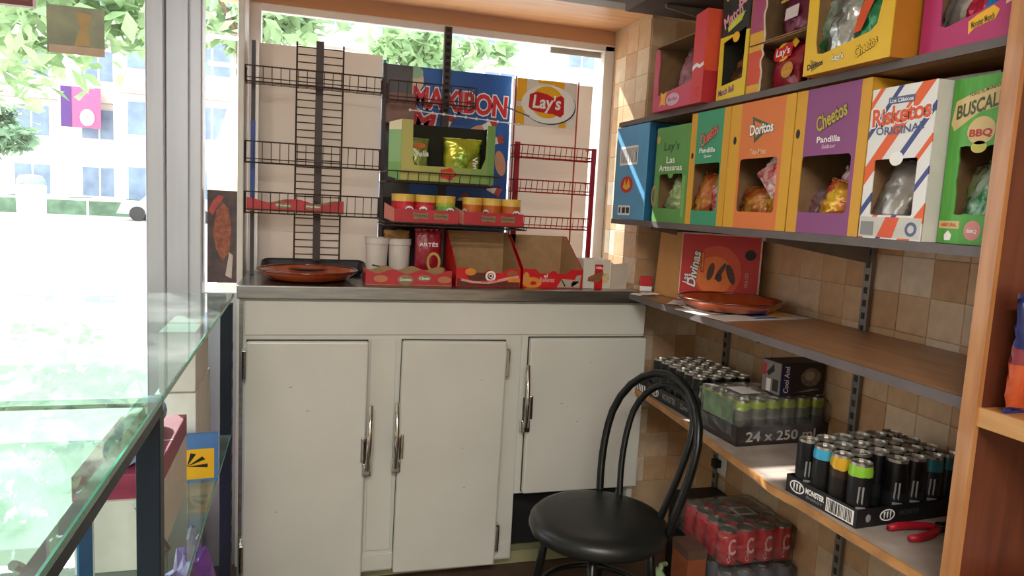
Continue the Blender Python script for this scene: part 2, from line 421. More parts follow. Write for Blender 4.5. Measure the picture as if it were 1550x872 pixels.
def tree(x, y, h, cr, n, lab, mi, cz=None, seed=1, leaf=.16, off=0):
    rr = random.Random(seed); t = thing('street_tree', lab, 'tree', (x, y, -.12), 0, 'street trees')
    bm = NB(); cz = cz or h-cr*.8
    tube(bm, [(0,0,0),(.05,0,h*.45),(off*.8,.05,cz)], [.16,.12,.07], 8); 
    for k in range(6):
        a = k*1.05; tube(bm, [(off*.4,0,cz*.8),(off+cr*.5*math.cos(a), cr*.5*math.sin(a), cz+rr.uniform(-.2,.6)*cr)], [.06,.02], 5)
    obj('trunk', bm, M('bark', '#6E5B4A', .9, var=.2), t)
    bm = NB()
    cl = [Vector((off+rr.gauss(0,.45)*cr, rr.gauss(0,.45)*cr, cz+rr.gauss(0,.35)*cr)) for _ in range(max(8, n//60))]
    for _ in range(n):
        p0 = rr.choice(cl)+Vector((rr.gauss(0,.16), rr.gauss(0,.16), rr.gauss(0,.14)))*cr
        q = Euler((rr.uniform(-1,1), rr.uniform(-1,1), rr.uniform(0,6.3))).to_matrix(); s = leaf*rr.uniform(.6,1.3)
        quad(bm, [p0+q@Vector(v) for v in ((-s,0,0),(0,-s*.5,.1*s),(s,0,0),(0,s*.5,.1*s))])
    o = obj('foliage', bm, LEAF[mi], t); o['kind'] = 'stuff'
tree(-4.6, 9.5, 4.6, 1.5, 2000, 'leafy green tree by the kerb whose branches hang behind the grey post', 0, 3.9, 3, off=2.3)
tree(-9.7, 27, 4.4, 1.1, 1100, 'dark green tree at the far left edge of the street', 1, 3.0, 5, .2)
tree(-1.2, 15, 6.2, 1.7, 1500, 'green tree across the street above the cream backing boards', 0, 5.4, 8, .2)
tree(2.6, 17, 6.6, 1.3, 900, 'sparser green tree across the street beside the dark slotted pole', 0, 4.7, 11, .2)
t = thing('litter_bin', 'pale green street bin with grey domed lid on the pavement', 'bin', (-10.4, 33, -.12))
bm = NB(); lathe(bm, [(0,0),(.42,0),(.5,.1),(.52,1.3),(.46,1.35),(0,1.35)], 18); obj('body', bm, M('bin_green', '#CFE0D4', .5), t)
bm = NB(); lathe(bm, [(.5,1.35),(.5,1.5),(.38,1.68),(0,1.72)], 18); obj('lid', bm, M('bin_lid', '#7E8F86', .5), t)
t = thing('hedge', 'low clipped grey green hedge along the far pavement', 'hedge', (-26, 38, -.12))
bm = NB()
for i in range(30): box(bm, i*.8-2, i*.8-1.2, -.3, .3, 0, .75+.1*math.sin(i*2.1))
obj('foliage', bm, LEAF[1], t)['kind'] = 'stuff'
t = thing('street_rail', 'white metal rail running in front of the hedge', 'rail', (-26, 36.5, -.12))
bm = NB(); tube(bm, [(-3,0,.75),(20,0,.75)], .06, 6); obj('rail', bm, mFRAME, t)
for i in range(10):
    bm = NB(); tube(bm, [(-2.5+i*2.4,0,0),(-2.5+i*2.4,0,.75)], .05, 6); obj('post', bm, mFRAME, t)
t = thing('street_banner', 'purple and pink banner on a pole across the street', 'banner', (-11.9, 44.6, 5.35))
part_box('cloth', t, -.65, 1.25, -.02, .02, -1.0, 1.15, M('banner_pink', '#B0567E', .7, var=.1))
part_box('stripe', t, -.65, -.15, -.05, -.02, -1.0, 1.15, M('banner_purple', '#523070', .7))
decal(t, ell(.6, -.45, .35, .45), mWHT, -.06)
bm = NB(); tube(bm, [(-.72, .03, -5.47), (-.72, .03, 1.25)], .06, 8); tube(bm, [(-.72, .03, 1.17), (1.3, .03, 1.17)], .03, 6); obj('pole', bm, mFRAME, t)
t = thing('parked_car', 'small pale grey parked car seen past the left edge of the post', 'car', (-7.5, 34.4, -.12))
bm = NB(); pr = [(0,.3),(.2,.75),(.9,.85),(1.4,1.35),(2.8,1.38),(3.5,.9),(4.0,.8),(4.1,.3)]
for a, b in ((-.8, .8),):
    f1 = [bm.verts.new((x, a, z)) for x, z in pr]; f2 = [bm.verts.new((x, b, z)) for x, z in pr]
    bm.faces.new(f1); bm.faces.new(f2[::-1])
    for i in range(len(pr)): bm.faces.new((f1[i], f1[(i+1)%len(pr)], f2[(i+1)%len(pr)], f2[i]))
obj('body', bm, M('car_grey', '#B5BAC0', .3, .4), t)
for x in (.8, 3.3):
    for y in (-.8, .8):
        bm = NB(); lathe(bm, [(0,-.1),(.3,-.1),(.32,0),(.3,.1),(0,.1)], 14); obj('wheel', bm, mBLK, t, (x, y, .31), (PI/2, 0, 0))
part_box('window', t, 1.5, 2.7, -.82, .82, .95, 1.28, mBG)

# ------------------------------------------------------------------ refrigerated counter under the window
YC = 2.405
c = thing('refrigerated_counter', 'cream enamelled under-counter cabinet with three doors and steel worktop', 'cabinet', (0, 0, 0))
bm = NB(); box(bm, -.19, .76, YC, 2.83, .05, 1.012); box(bm, .76, 1.238, YC, 2.83, .30, 1.012); box(bm, .76, 1.238, 2.55, 2.83, .05, .30)
box(bm, 1.215, 1.238, YC, 2.55, .05, .30)
obj('body', bm, mENAM, c, bevel=.003)
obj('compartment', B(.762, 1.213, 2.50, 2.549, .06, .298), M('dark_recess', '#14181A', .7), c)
wt = obj('worktop', B(-.195, 1.20, 2.378, 2.835, 1.014, 1.058), mSTEEL, c, bevel=.004)
obj('kick_plate', B(-.17, 1.22, 2.46, 2.80, .002, .05), M('greenish_plinth', '#9A9A72', .7, var=.25, scale=5), c)
obj('fascia', B(-.172, 1.236, 2.398, 2.406, .895, 1.006), mENAM, c, bevel=.002)
obj('corner_trim', B(-.188, -.176, 2.395, 2.406, .06, 1.006), mSTEEL, c)
obj('centre_panel', B(.228, .312, 2.398, 2.406, .13, .878), mENAM, c, bevel=.002)
obj('bottom_rail', B(-.172, .755, 2.397, 2.406, .058, .118), mENAM, c, bevel=.003)
def door(x0, x1, z0, z1, hinge, tilt, hz):
    w = x1-x0; s = 1 if hinge == 'L' else -1
    bm = NB(); box(bm, 0, w, -.028, 0, 0, z1-z0)
    d = obj('door', bm, mENAM, c, (x0, YC-.008, z0), (0, tilt, 0), bevel=.006)
    g = NB(); box(g, -.001, w+.001, 0, .0075, -.001, z1-z0+.002); obj('door_seal_gap_shade', g, M('seal_gap_grey', '#47443C', .8), d)  # dark seal, widened so its edge paints the shade in the door gap
    # lever latch: keeper block, slotted body and long lever
    hx = w+.006 if hinge == 'L' else -.006
    z = hz-z0
    hb = NB(); box(hb, hx-.016, hx+.016, -.036, -.002, z-.25, z-.205); box(hb, hx-.013, hx+.013, -.046, -.036, z-.246, z-.212)
    lt = obj('latch', hb, mCHROME, d, bevel=.004)
    hb = NB(); box(hb, hx-s*.016-.006, hx-s*.016+.006, -.040, -.004, z-.20, z-.115); obj('latch_body', hb, mCHROME, lt, bevel=.003)
    hb = NB(); box(hb, hx-s*.003-.008, hx-s*.003+.008, -.034, -.004, z-.205, z-.13); obj('latch_slot', hb, M('latch_dark', '#3A3632', .5, .5), lt)
    hb = NB(); tube(hb, [(hx+s*.002, -.048, z-.225), (hx+s*.004, -.056, z-.13), (hx+s*.007, -.050, z)], [.010, .009, .0075], 8); obj('lever', hb, mCHROME, lt, smooth=True)
    for zz in (z1-z0-.02-.055, .10) if z1-z0 > .6 else ():
        hg = NB(); x = -.006 if hinge == 'L' else w+.006
        box(hg, x-.006, x+.006, -.026, .004, zz-.05, zz+.05); tube(hg, [(x, -.028, zz-.045), (x, -.028, zz+.045)], .006, 6)
        obj('hinge', hg, mCHROME, d)
    # chips in the enamel
    rr = random.Random(int(x0*100)+5)
    for _ in range(3):
        px, pz = rr.uniform(.06, w-.05), rr.uniform(.25, z1-z0-.05); obj('enamel_chip', B(px, px+rr.uniform(.003, .008), -.0283, -.028, pz, pz+.002), M('chip_dark', '#57524A', .7), d)
    return d
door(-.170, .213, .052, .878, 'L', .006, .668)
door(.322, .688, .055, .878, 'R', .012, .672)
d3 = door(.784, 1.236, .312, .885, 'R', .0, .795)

# ------------------------------------------------------------------ wall shelving on the right
mRAIL = M('grey_slotted_steel', '#8D8983', .5, .5, var=.08)
def rail(y, z0, z1, lab):
    t = thing('shelf_upright', lab, 'shelf rail', (XW-.006, y, 0), 0, 'slotted shelf uprights')
    obj('channel', B(-.012, 0, -.014, .014, z0, z1), mRAIL, t)
    bm = NB(); z = z0+.02
    while z < z1-.03: box(bm, -.0135, -.0118, -.006, .006, z, z+.018); z += .036
    obj('slot', bm, M('slot_dark', '#3A3530', .8), t)['kind'] = 'stuff'
rail(1.628, .2, 2.05, 'grey slotted upright on tiled wall nearer the wooden divider')
rail(2.283, .2, 2.05, 'grey slotted upright on tiled wall near the corner pier')
def shelf(name, lab, poly, z, th, mat, edge, eh, em=mEDGE, br=True, bz=.0):
    """poly: front-edge outline from far to near as (x, y)"""
    t = thing(name, lab, 'shelf', (0, 0, z-th))
    bm = NB(); back = [(XW-.008, y) for x, y in poly][::-1]; pts = poly+back
    lo = [bm.verts.new((x, y, 0)) for x, y in pts]; hi = [bm.verts.new((x, y, th)) for x, y in pts]
    bm.faces.new(lo[::-1]); bm.faces.new(hi)
    for i in range(len(pts)): bm.faces.new((lo[i], lo[(i+1)%len(pts)], hi[(i+1)%len(pts)], hi[i]))
    obj('board', bm, mat, t)
    bm = NB()
    for (xa, ya), (xb, yb) in zip(poly, poly[1:]):
        vs = [bm.verts.new(p) for p in ((xa-.004, ya, th-eh),(xb-.004, yb, th-eh),(xb-.004, yb, th+.0008),(xa-.004, ya, th+.0008),
                                        (xa+.002, ya, th-eh),(xb+.002, yb, th-eh),(xb+.002, yb, th+.0008),(xa+.002, ya, th+.0008))]
        for f in ((0,1,2,3),(4,7,6,5),(0,4,5,1),(3,2,6,7),(0,3,7,4),(1,5,6,2)): bm.faces.new([vs[i] for i in f])
    obj('front_edge', bm, em, t)
    if br:
        for y in (1.628, 2.283):
            if y > poly[0][1]: continue
            bm = NB(); d = .20
            v = [(XW-.02, 0), (XW-.36, 0), (XW-.36, -.012), (XW-.02, -.062)]
            a = [bm.verts.new((x, y-.004, q-.001)) for x, q in v]; b = [bm.verts.new((x, y+.004, q-.001)) for x, q in v]
            bm.faces.new(a); bm.faces.new(b[::-1])
            for i in range(4): bm.faces.new((a[i], a[(i+1)%4], b[(i+1)%4], b[i]))
            obj('bracket', bm, mRAIL, t)
    return t
shelf('wall_shelf', 'wood laminate shelf, middle level, holding the red box and brown plate', [(1.165,2.515),(1.15,2.2),(1.145,1.92),(1.132,.947)], 1.052, .02, mLAM, True, .02)
shelf('snack_shelf', 'dark edged shelf carrying the row of tall open snack cartons', [(1.128,2.515),(1.128,.947)], 1.320, .016, mLAM, True, .018)
shelf('upper_shelf', 'topmost visible dark edged shelf with pink, black and yellow snack boxes', [(1.128,2.50),(1.128,.947)], 1.674, .016, mLAM, True, .016, br=False)
shelf('canopy_shelf', 'dark brown board above the top row of snack boxes', [(1.09,2.43),(1.09,.947)], 2.085, .03, M('dark_board', '#4A3A30', .7), True, .03)
shelf('drinks_shelf', 'low worn pale shelf carrying trays of cans and red pliers', [(1.205,2.40),(1.201,2.253),(1.197,2.161),(1.18,1.952),(1.155,1.725),(1.139,1.538),(1.124,1.45),(1.126,1.40),(1.132,1.37),(1.136,1.168),(1.141,.947)], .695, .022, mPALE, True, .018, M('chipped_wood_edge', '#B9854E', .6, var=.2))
dv = thing('shelf_divider', 'full height varnished wooden upright dividing the shelf bays', 'shelf divider', (0,0,0))
obj('plank', B(1.118, XW-.002, .918, .944, .001, 2.54), M('red_brown_veneer', '#6E3820', .45, col2='#57291A', scale=7, stretch=(6,6,.5), coat=.2), dv)
obj('front_edge', B(1.108, 1.118, .916, .946, .001, 2.54), mPLANK, dv)
# the nearer bay
nb = thing('side_shelf', 'light wooden shelf right of the divider carrying the blue snack bag', 'shelf', (0,0,1.018))
obj('board', B(1.12, XW-.002, .35, .916, 0, .03), mPLANK, nb); obj('front_edge', B(1.112, 1.12, .35, .916, -.002, .031), M('pale_oak_edge', '#C9975C', .45, col2='#B5824A', scale=8, stretch=(5,.6,5)), nb)
lb = thing('lower_side_shelf', 'low shelf in the bay right of the divider near the floor', 'shelf', (0,0,.672))
obj('board', B(1.13, XW-.002, .35, .916, 0, .022), mPALE, lb)
g = thing('grey_carton', 'flattened grey carton lying on the low right shelf at the bottom edge', 'carton', (1.20, .82, .694), .1)
obj('flap', B(-.07, .12, -.10, .065, 0, .05), M('grey_card', '#8C8C92', .8), g, bevel=.004)
obj('lid_flap', B(-.06, .11, -.09, .055, .05, .054), M('grey_card_light', '#A2A2A8', .8), g)

# ------------------------------------------------------------------ the black chair
ch = thing('cafe_chair', 'black metal cafe chair with round padded seat and double hoop back', 'chair', (.85, 1.85, 0), math.radians(14.5))
# local frame: +X is the back of the chair
mCH = M('black_tube', '#121413', .3, .2, var=.1); mSEAT = M('black_vinyl', '#1A1D1C', .36, var=.1, scale=30, bump=.05)
bm = NB(); lathe(bm, [(0,.470),(.10,.470),(.165,.466),(.190,.458),(.202,.445),(.205,.428),(.198,.412),(.185,.408),(0,.408)], 40)
obj('seat', bm, mSEAT, ch, smooth=True)
def hoop(hw, hb, zt, x0, r, wid):
    pts = []; zb = .43; n = 28
    for i in range(n+1):
        t = i/n
        if t < .30: s = -1; q = t/.30; yy = -(hb+(wid-hb)*math.sin(q*PI/2)**1.0); z = zb+(zt-wid-zb)*q
        elif t > .70: q = (1-t)/.30; yy = hb+(wid-hb)*math.sin(q*PI/2); z = zb+(zt-wid-zb)*q
        else:
            a = PI*(t-.30)/.40; yy = -wid*math.cos(a); z = zt-wid+wid*math.sin(a)
        k = (z-zb)/(zt-zb); x = x0+.06*k+.05*k*k
        pts.append((x, yy, z))
    bm = NB(); tube(bm, pts, r, 10); return bm
obj('back_hoop', hoop(.15, .155, .864, .125, .0125, .192), mCH, ch, smooth=True)
obj('back_hoop', hoop(.10, .085, .826, .150, .0105, .132), mCH, ch, smooth=True, label='inner smaller back hoop')
for a in (48, 132, 228, 312):
    c_, s_ = math.cos(math.radians(a)), math.sin(math.radians(a))
    bm = NB(); tube(bm, [(.15*c_, .15*s_, .42), (.165*c_, .165*s_, .30), (.21*c_, .21*s_, 0.001)], .0135, 10); obj('leg', bm, mCH, ch, smooth=True)
bm = NB(); tube(bm, [(.162*math.cos(2*PI*i/32), .162*math.sin(2*PI*i/32), .22) for i in range(32)], .009, 8, True); obj('stretcher_ring', bm, mCH, ch, smooth=True)

# ------------------------------------------------------------------ glass display case on the left
dc = thing('display_case', 'glass topped display case with navy steel posts along the left', 'display case', (0,0,0))
def pane(y0, y1, z, lab=None):
    p = obj('glass_top', B(-1.06, -.203, y0, y1, z, z+.009), mCLEAR, dc, label=lab)
    obj('glass_edge', B(-.203, -.200, y0, y1, z, z+.009), mGEDGE, p)
pane(1.17, 2.36, 1.024); pane(.25, 1.164, 1.024)
obj('top_rail', B(-.222, -.201, .25, 1.172, 1.006, 1.0235), mNAVY, dc)
obj('top_rail', B(-1.05, -.222, 1.162, 1.170, 1.019, 1.0235), mNAVY, dc)
obj('top_rail', B(-1.05, -1.0, .25, 2.36, 1.006, 1.0235), mNAVY, dc)
for x in (-.236, -1.05):
    for y, w_ in ((1.155, .034), (2.31, .045), (.27, .034)):
        obj('post', B(x, x+.034, y, y+w_, .002, 1.006), mNAVY, dc, bevel=.002)
bm = NB()
for i in range(12): box(bm, -.2025, -.2010, 2.32, 2.345, .2+.06*i, .225+.06*i)
obj('slot', bm, mBLK, dc)['kind'] = 'stuff'
for y0, y1 in ((1.19, 2.305), (.31, 1.15)):
    s = obj('glass_shelf', B(-1.04, -.206, y0, y1, .590, .598), mCLEAR, dc); obj('glass_edge', B(-.206, -.203, y0, y1, .590, .598), mGEDGE, s)
    obj('shelf_rail', B(-1.04, -.215, y0-.03, y0, .575, .589), mNAVY, dc)
obj('base_board', B(-1.04, -.206, .305, 2.305, .08, .10), M('case_base', '#8A7B72', .6), dc)
# goods inside the case
def carton(name, lab, x0, x1, y0, y1, z0, h, mat, cat='box', group=None, lid=True):
    t = thing(name, lab, cat, ((x0+x1)/2, (y0+y1)/2, z0), 0, group); a, b = (x1-x0)/2, (y1-y0)/2
    obj('body', B(-a, a, -b, b, 0, h), mat, t, bevel=.002)
    if lid:
        bm = NB(); box(bm, -a, a, -.002, .002, h, h+.001); obj('lid_seam', bm, M('tape', '#D8CFC0', .4), t)
    return t
mPACK = M('white_pack', '#F0ECE8', .5, var=.04)
carton('white_carton', 'white carton on the case shelf against the rear navy post', -.36, -.26, 1.98, 2.28, .599, .22, mPACK, group='white cartons in the case')
carton('white_carton', 'upper white carton inside the case under the glass corner', -.35, -.262, 1.99, 2.25, .821, .16, mPACK, group='white cartons in the case')
carton('white_carton', 'large white carton behind the front navy post in the case', -.41, -.265, 1.48, 1.86, .599, .15, mPACK, group='white cartons in the case')
carton('magenta_carton', 'magenta flat carton lying on a white carton in the case', -.41, -.265, 1.47, 1.86, .750, .05, M('magenta_card', '#A33A5C', .5))
t = thing('blue_roll', 'pale blue rolled pack on the magenta carton', 'roll', (-.33, 1.64, .8375))
bm = NB(); lathe(bm, [(0,-.14),(.034,-.14),(.036,-.13),(.036,.13),(.034,.14),(0,.14)], 16); obj('roll', bm, M('pale_blue', '#7FA3C4', .5), t, rot=(PI/2,0,0)); 
bm = NB(); lathe(bm, [(.0365,-.03),(.0365,.03)], 16); obj('band', bm, mWHT, t, rot=(PI/2,0,0))
t = thing('toy_packet', 'yellow packet with black rays and blue top beside rear post', 'packet', (-.256, 1.94, .599), .10)
obj('card', B(-.055, .055, -.006, .006, 0, .125), M('packet_blue', '#4F79B8', .5), t)
decal(t, rect(-.05, .045, .005, .085), mYEL, -.0065)
for k in range(6):
    a = PI*k/5; decal(t, [(-.02,.04),(-.02+.05*math.cos(a-.14), .04+.045*math.sin(a-.14)*.8),(-.02+.05*math.cos(a+.14), .04+.045*math.sin(a+.14)*.8)], mBLK, -.0072)
t = thing('purple_bag', 'crumpled purple plastic bag at the bottom of the case', 'bag', (-.27, 1.95, .101))
bm = NB(); bmesh.ops.create_icosphere(bm, subdivisions=3, radius=.15)
for v in bm.verts: v.co *= 1+.22*math.sin(v.co.x*50+v.co.z*31)*math.cos(v.co.y*43); v.co.z = max(0, v.co.z*1.1+.14); v.co.x *= .42
obj('bag_body', bm, M('purple_plastic', '#8050B0', .3, var=.35, scale=20), t)
bm = NB(); tube(bm, [(0,-.04,.28),(.0,-.02,.34),(0,.03,.35),(0,.06,.29)], .008, 6); obj('bag_handle', bm, M('purple_plastic', '#8050B0'), t)
t = thing('folding_stand', 'folded aluminium stand inside the case below the near glass top', 'stand', (-.30, 1.20, .599))
def bar(p, q, r=.007):
    bm = NB(); tube(bm, [p, q], r, 6); obj('bar', bm, mALU, t)
bar((-.06,-.16,.245), (-.0,.10,.02)); bar((.05,.03,.24), (.06,.24,.06)); bar((.06,.24,.06), (.0,.08,.01)); bar((-.02,-.19,.008), (.0,.09,.02)); bar((0,.09,.02),(.02,.05,.012))
t = thing('blue_leaflet', 'blue leaflet leaning on the aluminium stand', 'leaflet', (-.36, 1.36, .599), -.3)
obj('sheet', B(-.002,.002,-.02,.02,0,.22), M('leaf_blue', '#3F74B0', .5), t); obj('white_edge', B(-.0025,.0025,.02,.024,0,.22), mWHT, t)

# ------------------------------------------------------------------ racks and boards standing in the window niche
ZC = 1.0585
mCREAM = M('cream_board', '#D6CCC2', .75, var=.03, scale=3, trans=.24)
def board(name, lab, x0, x1, z0, z1, y, lean=0.0, mat=mCREAM, cat='board', group=None):
    t = thing(name, lab, cat, ((x0+x1)/2, y, z0), 0, group, rot=(-lean, 0, 0)); a = (x1-x0)/2
    obj('sheet', B(-a, a, -.003, .003, 0, z1-z0), mat, t); obj('edge_band', B(-a-.002, -a, -.004, .004, 0, z1-z0), mFRAME, t)
    return t
board('backing_board', 'cream backing board behind the left black wire rack', -.158, .28, ZC, 1.885, 2.815, 0, group='cream backing boards')
board('backing_board', 'cream backing board behind the red wire rack at the right', .80, 1.14, ZC, 1.853, 2.825, 0, group='cream backing boards')
# left black wire rack
rk = thing('wire_rack', 'black wire rack with three shallow baskets at the left of the window', 'rack', (0, 0, ZC))
z0 = ZC
bm = NB()
for x in (-.028, .132): tube(bm, [(x, 2.72, .06), (x, 2.72, 1.885-z0)], .0035, 6)
obj('ladder_side', bm, mWIRE, rk)['kind'] = 'stuff'
bm = NB(); z = .05
while z < .82: tube(bm, [(-.028, 2.72, z), (.132, 2.72, z)], .0022, 5); z += .0262
obj('ladder_rung', bm, mWIRE, rk)['kind'] = 'stuff'
obj('centre_bar', B(.037, .063, 2.70, 2.716, .056, 1.89-z0), M('dark_bar', '#3B2C2A', .5), rk)
obj('side_bar', B(-.178, -.165, 2.70, 2.716, 0, 1.87-z0), M('side_bar', '#3F4148', .5), rk)
obj('blue_sleeve', B(-.179, -.164, 2.698, 2.718, .22, .54), M('blue_sleeve', '#2E55A8', .5), rk, label='blue sleeve on the side bar')
def basket(parent, x0, x1, yb, yf, zt, zb, mat, n, name='wire_basket', mid=True):
    bm = NB(); r = .0019
    tube(bm, [(x0, yb, zt), (x0, yf, zt), (x1, yf, zt), (x1, yb, zt)], r+.0006, 5)
    tube(bm, [(x0, yb, zb), (x0, yf+.01, zb), (x1, yf+.01, zb), (x1, yb, zb)], r+.0006, 5)
    if mid: tube(bm, [(x0, yb, zb+.012), (x0, yf+.004, zb+.012), (x1, yf+.004, zb+.012), (x1, yb, zb+.012)], r, 5)
    for i in range(n+1):
        x = x0+(x1-x0)*i/n
        tube(bm, [(x, yf, zt), (x, yf+.01, zb), (x, yb, zb)], r*.75, 5)
    for k in range(3):
        y = yf+(yb-yf)*(k+.5)/3.2
        tube(bm, [(x0, y, zt), (x0, y, zb)], r*.75, 5); tube(bm, [(x1, y, zt), (x1, y, zb)], r*.75, 5)
        tube(bm, [(x0, y+.01, zb), (x1, y+.01, zb)], r*.6, 4)
    o = obj(name, bm, mat, parent); o['kind'] = 'stuff'; return o
for zt, zb in ((1.772, 1.722), (1.522, 1.452), (1.352, 1.280)):
    basket(rk, -.193, .265, 2.70, 2.62, zt-z0, zb-z0, mWIRE, 16)
# red scalloped card in the lowest basket
def scallop(x0, x1, z0, zlo, zhi, n=3, ph=0.0):
    pts = [(x0, z0), (x1, z0)]
    for i in range(33):
        t = 1-i/32; pts.append((x0+(x1-x0)*t, zlo+(zhi-zlo)*(.5+.5*math.cos(2*PI*n*t+ph))))
    return pts
def low_tray(name, lab, loc, w, d, hlo, hhi, n, rz=0.0, ph=0.0, badge=True):
    t = thing(name, lab, 'tray', loc, rz)
    red = M('tray_red', '#B82A34', .5, var=.08)
    flat('front_panel', t, scallop(0, w, .003, hlo, hhi, n, ph), red, 0, .002)
    flat('inner_liner', t, scallop(.002, w-.002, .003, hlo-.001, hhi-.001, n, ph), mKRAFT, .0018, .001)
    flat('back_panel', t, scallop(0, w, .003, hlo, hhi, n, ph+.8), mKRAFT, d, .002)
    for x, nm in ((.001, 'side_panel'), (w-.001, 'side_panel')):
        bm = NB(); vs = [bm.verts.new((x+s, y, z)) for s in (-.001, .001) for y, z in ((0,.003),(d,.003),(d,hhi),(d*.5,hlo*.8),(0,hhi))]
        bm.faces.new(vs[:5]); bm.faces.new(vs[5:][::-1])
        for i in range(5): bm.faces.new((vs[i], vs[(i+1)%5], vs[5+(i+1)%5], vs[5+i]))
        obj(nm, bm, red, t)
    obj('base', B(0, w, 0, d, 0, .003), mKRAFT, t)
    return t
t = low_tray('card_tray', 'red scalloped card tray resting in the lowest left wire basket', (-.185, 2.632, 1.2865), .325, .058, .030, .046, 2)
for cx in (.12, .22):
    decal(t, ell(cx, .022, .030, .010, 16), M('badge_olive', '#8E7B55', .6), -.0014, 'badge'); text(t, 'Pringles', cx, .022, .045, .010, -.002, mWHT, bold=.02)
# middle display with blue advertising board, black shelves and dark pole
ds = thing('snack_display', 'dark shop display with blue ice cream poster, pole and wire shelves', 'display', (0, 0, ZC))
obj('back_board', B(.285, .785, 2.800, 2.810, 0, 1.856-z0), M('poster_blue', '#1F4FA0', .35, col2='#2E6CC0', scale=3), ds)
obj('dark_panel', B(.288, .392, 2.790, 2.799, .30, 1.853-z0), M('dark_sheet', '#5C5C60', .4, col2='#443E42', scale=6), ds)
obj('black_lower_panel', B(.286, .61, 2.787, 2.7985, .0, .30), M('black_sheet', '#16181C', .6), ds)  # black board at the foot of the display
obj('teal_edge', B(.274, .285, 2.715, 2.745, .42, 1.853-z0), M('teal_edge', '#2F86B8', .4), ds)
obj('green_edge', B(.274, .283, 2.715, 2.745, .0, .21), M('green_edge', '#5E8A4E', .5), ds)
obj('brown_sheet', B(.285, .39, 2.70, 2.724, .57, .68), M('brown_pink_sheet', '#8A6660', .6), ds)
obj('side_post', B(.272, .284, 2.69, 2.714, 0, .78), M('dark_bar', '#3B2C2A'), ds)
bm = NB(); box(bm, .487, .513, 2.665, 2.69, 0, 1.985-z0)
pole = obj('slotted_pole', bm, M('dark_bar', '#3B2C2A'), ds)
bm = NB(); z = .62
while z < .91: box(bm, .493, .507, 2.6635, 2.666, z, z+.012); z += .024
obj('slot', bm, M('slot_black', '#120E0E', .8), pole)['kind'] = 'stuff'
pt = bpy.data.objects.new('printed_poster', None); COL.objects.link(pt); pt.parent = ds; pt.location = (.008, 2.798, -z0+.004)
mRW = M('maxi_red', '#D8243A', .4)
text(pt, 'MAXIBON', .575, 1.735, .375, .082, -.003, mRW, rot=-.03, bold=.035, outline=mWHT, ow=.05, spacing=.98)
text(pt, 'M', .43, 1.652, .09, .07, -.003, mRW, rot=-.2, bold=.035, outline=mWHT, ow=.05)
decal(pt, ell(.40, 1.80, .028, .04), M('ice_cream', '#E8D2BC', .5), -.0025); decal(pt, ell(.395, 1.83, .03, .022), M('mint', '#9CC7A8', .5), -.0028)
for i, (cx, cz, a) in enumerate(((.53, 1.66, 1.1), (.70, 1.66, .5), (.73, 1.60, .3), (.60, 1.36, .7), (.73, 1.40, -.4), (.71, 1.30, .8))):
    c, s = math.cos(a), math.sin(a)
    q = [(-.035,-.012),(.0,-.014),(.0,.014),(-.035,.012)]; q2 = [(.0,-.015),(.022,-.017),(.024,.017),(.0,.015)]
    decal(pt, [(cx+x*c-y*s, cz+x*s+y*c) for x, y in q], mWHT, -.0026); decal(pt, [(cx+x*c-y*s, cz+x*s+y*c) for x, y in q2], M('maxi_biscuit', '#B8453A', .5, var=.3, scale=90), -.0026)
for cx, cz, rx, rz, a in ((.655, 1.635, .045, .018, .3), (.745, 1.51, .022, .05, .2), (.70, 1.45, .02, .03, 0)):
    decal(pt, ell(cx, cz, rx, rz, 18, a), M('hand_tan', '#D9A684', .5), -.0022)
basket(ds, .285, .60, 2.72, 2.60, 1.765-z0, 1.70-z0, mWIRE, 10)
basket(ds, .272, .67, 2.72, 2.478, 1.447-z0, 1.412-z0, mWIRE, 11, mid=False)
basket(ds, .270, .78, 2.72, 2.478, 1.2725-z0, 1.262-z0, mWIRE, 12, mid=False)
bm = NB()
pts = [(.36+.0135*i, 2.60-.003*math.sin(i), 1.668-.0006*i) for i in range(32)]; tube(bm, [(x,y,z-z0) for x,y,z in pts], .002, 5)
for x, y, z in pts[::3]: bmesh.ops.create_icosphere(bm, subdivisions=1, radius=.006, matrix=Matrix.Translation((x, y, z-z0)))
obj('bead_wire', bm, M('bead_white', '#F2F0EC', .2), ds, label='silver beaded wire')['kind'] = 'stuff'
bm = NB(); tube(bm, [(.72, 2.62, 1.712-z0), (.76, 2.60, 1.695-z0), (.80, 2.585, 1.68-z0)], .003, 6); obj('peg_hook', bm, mCHROME, ds)
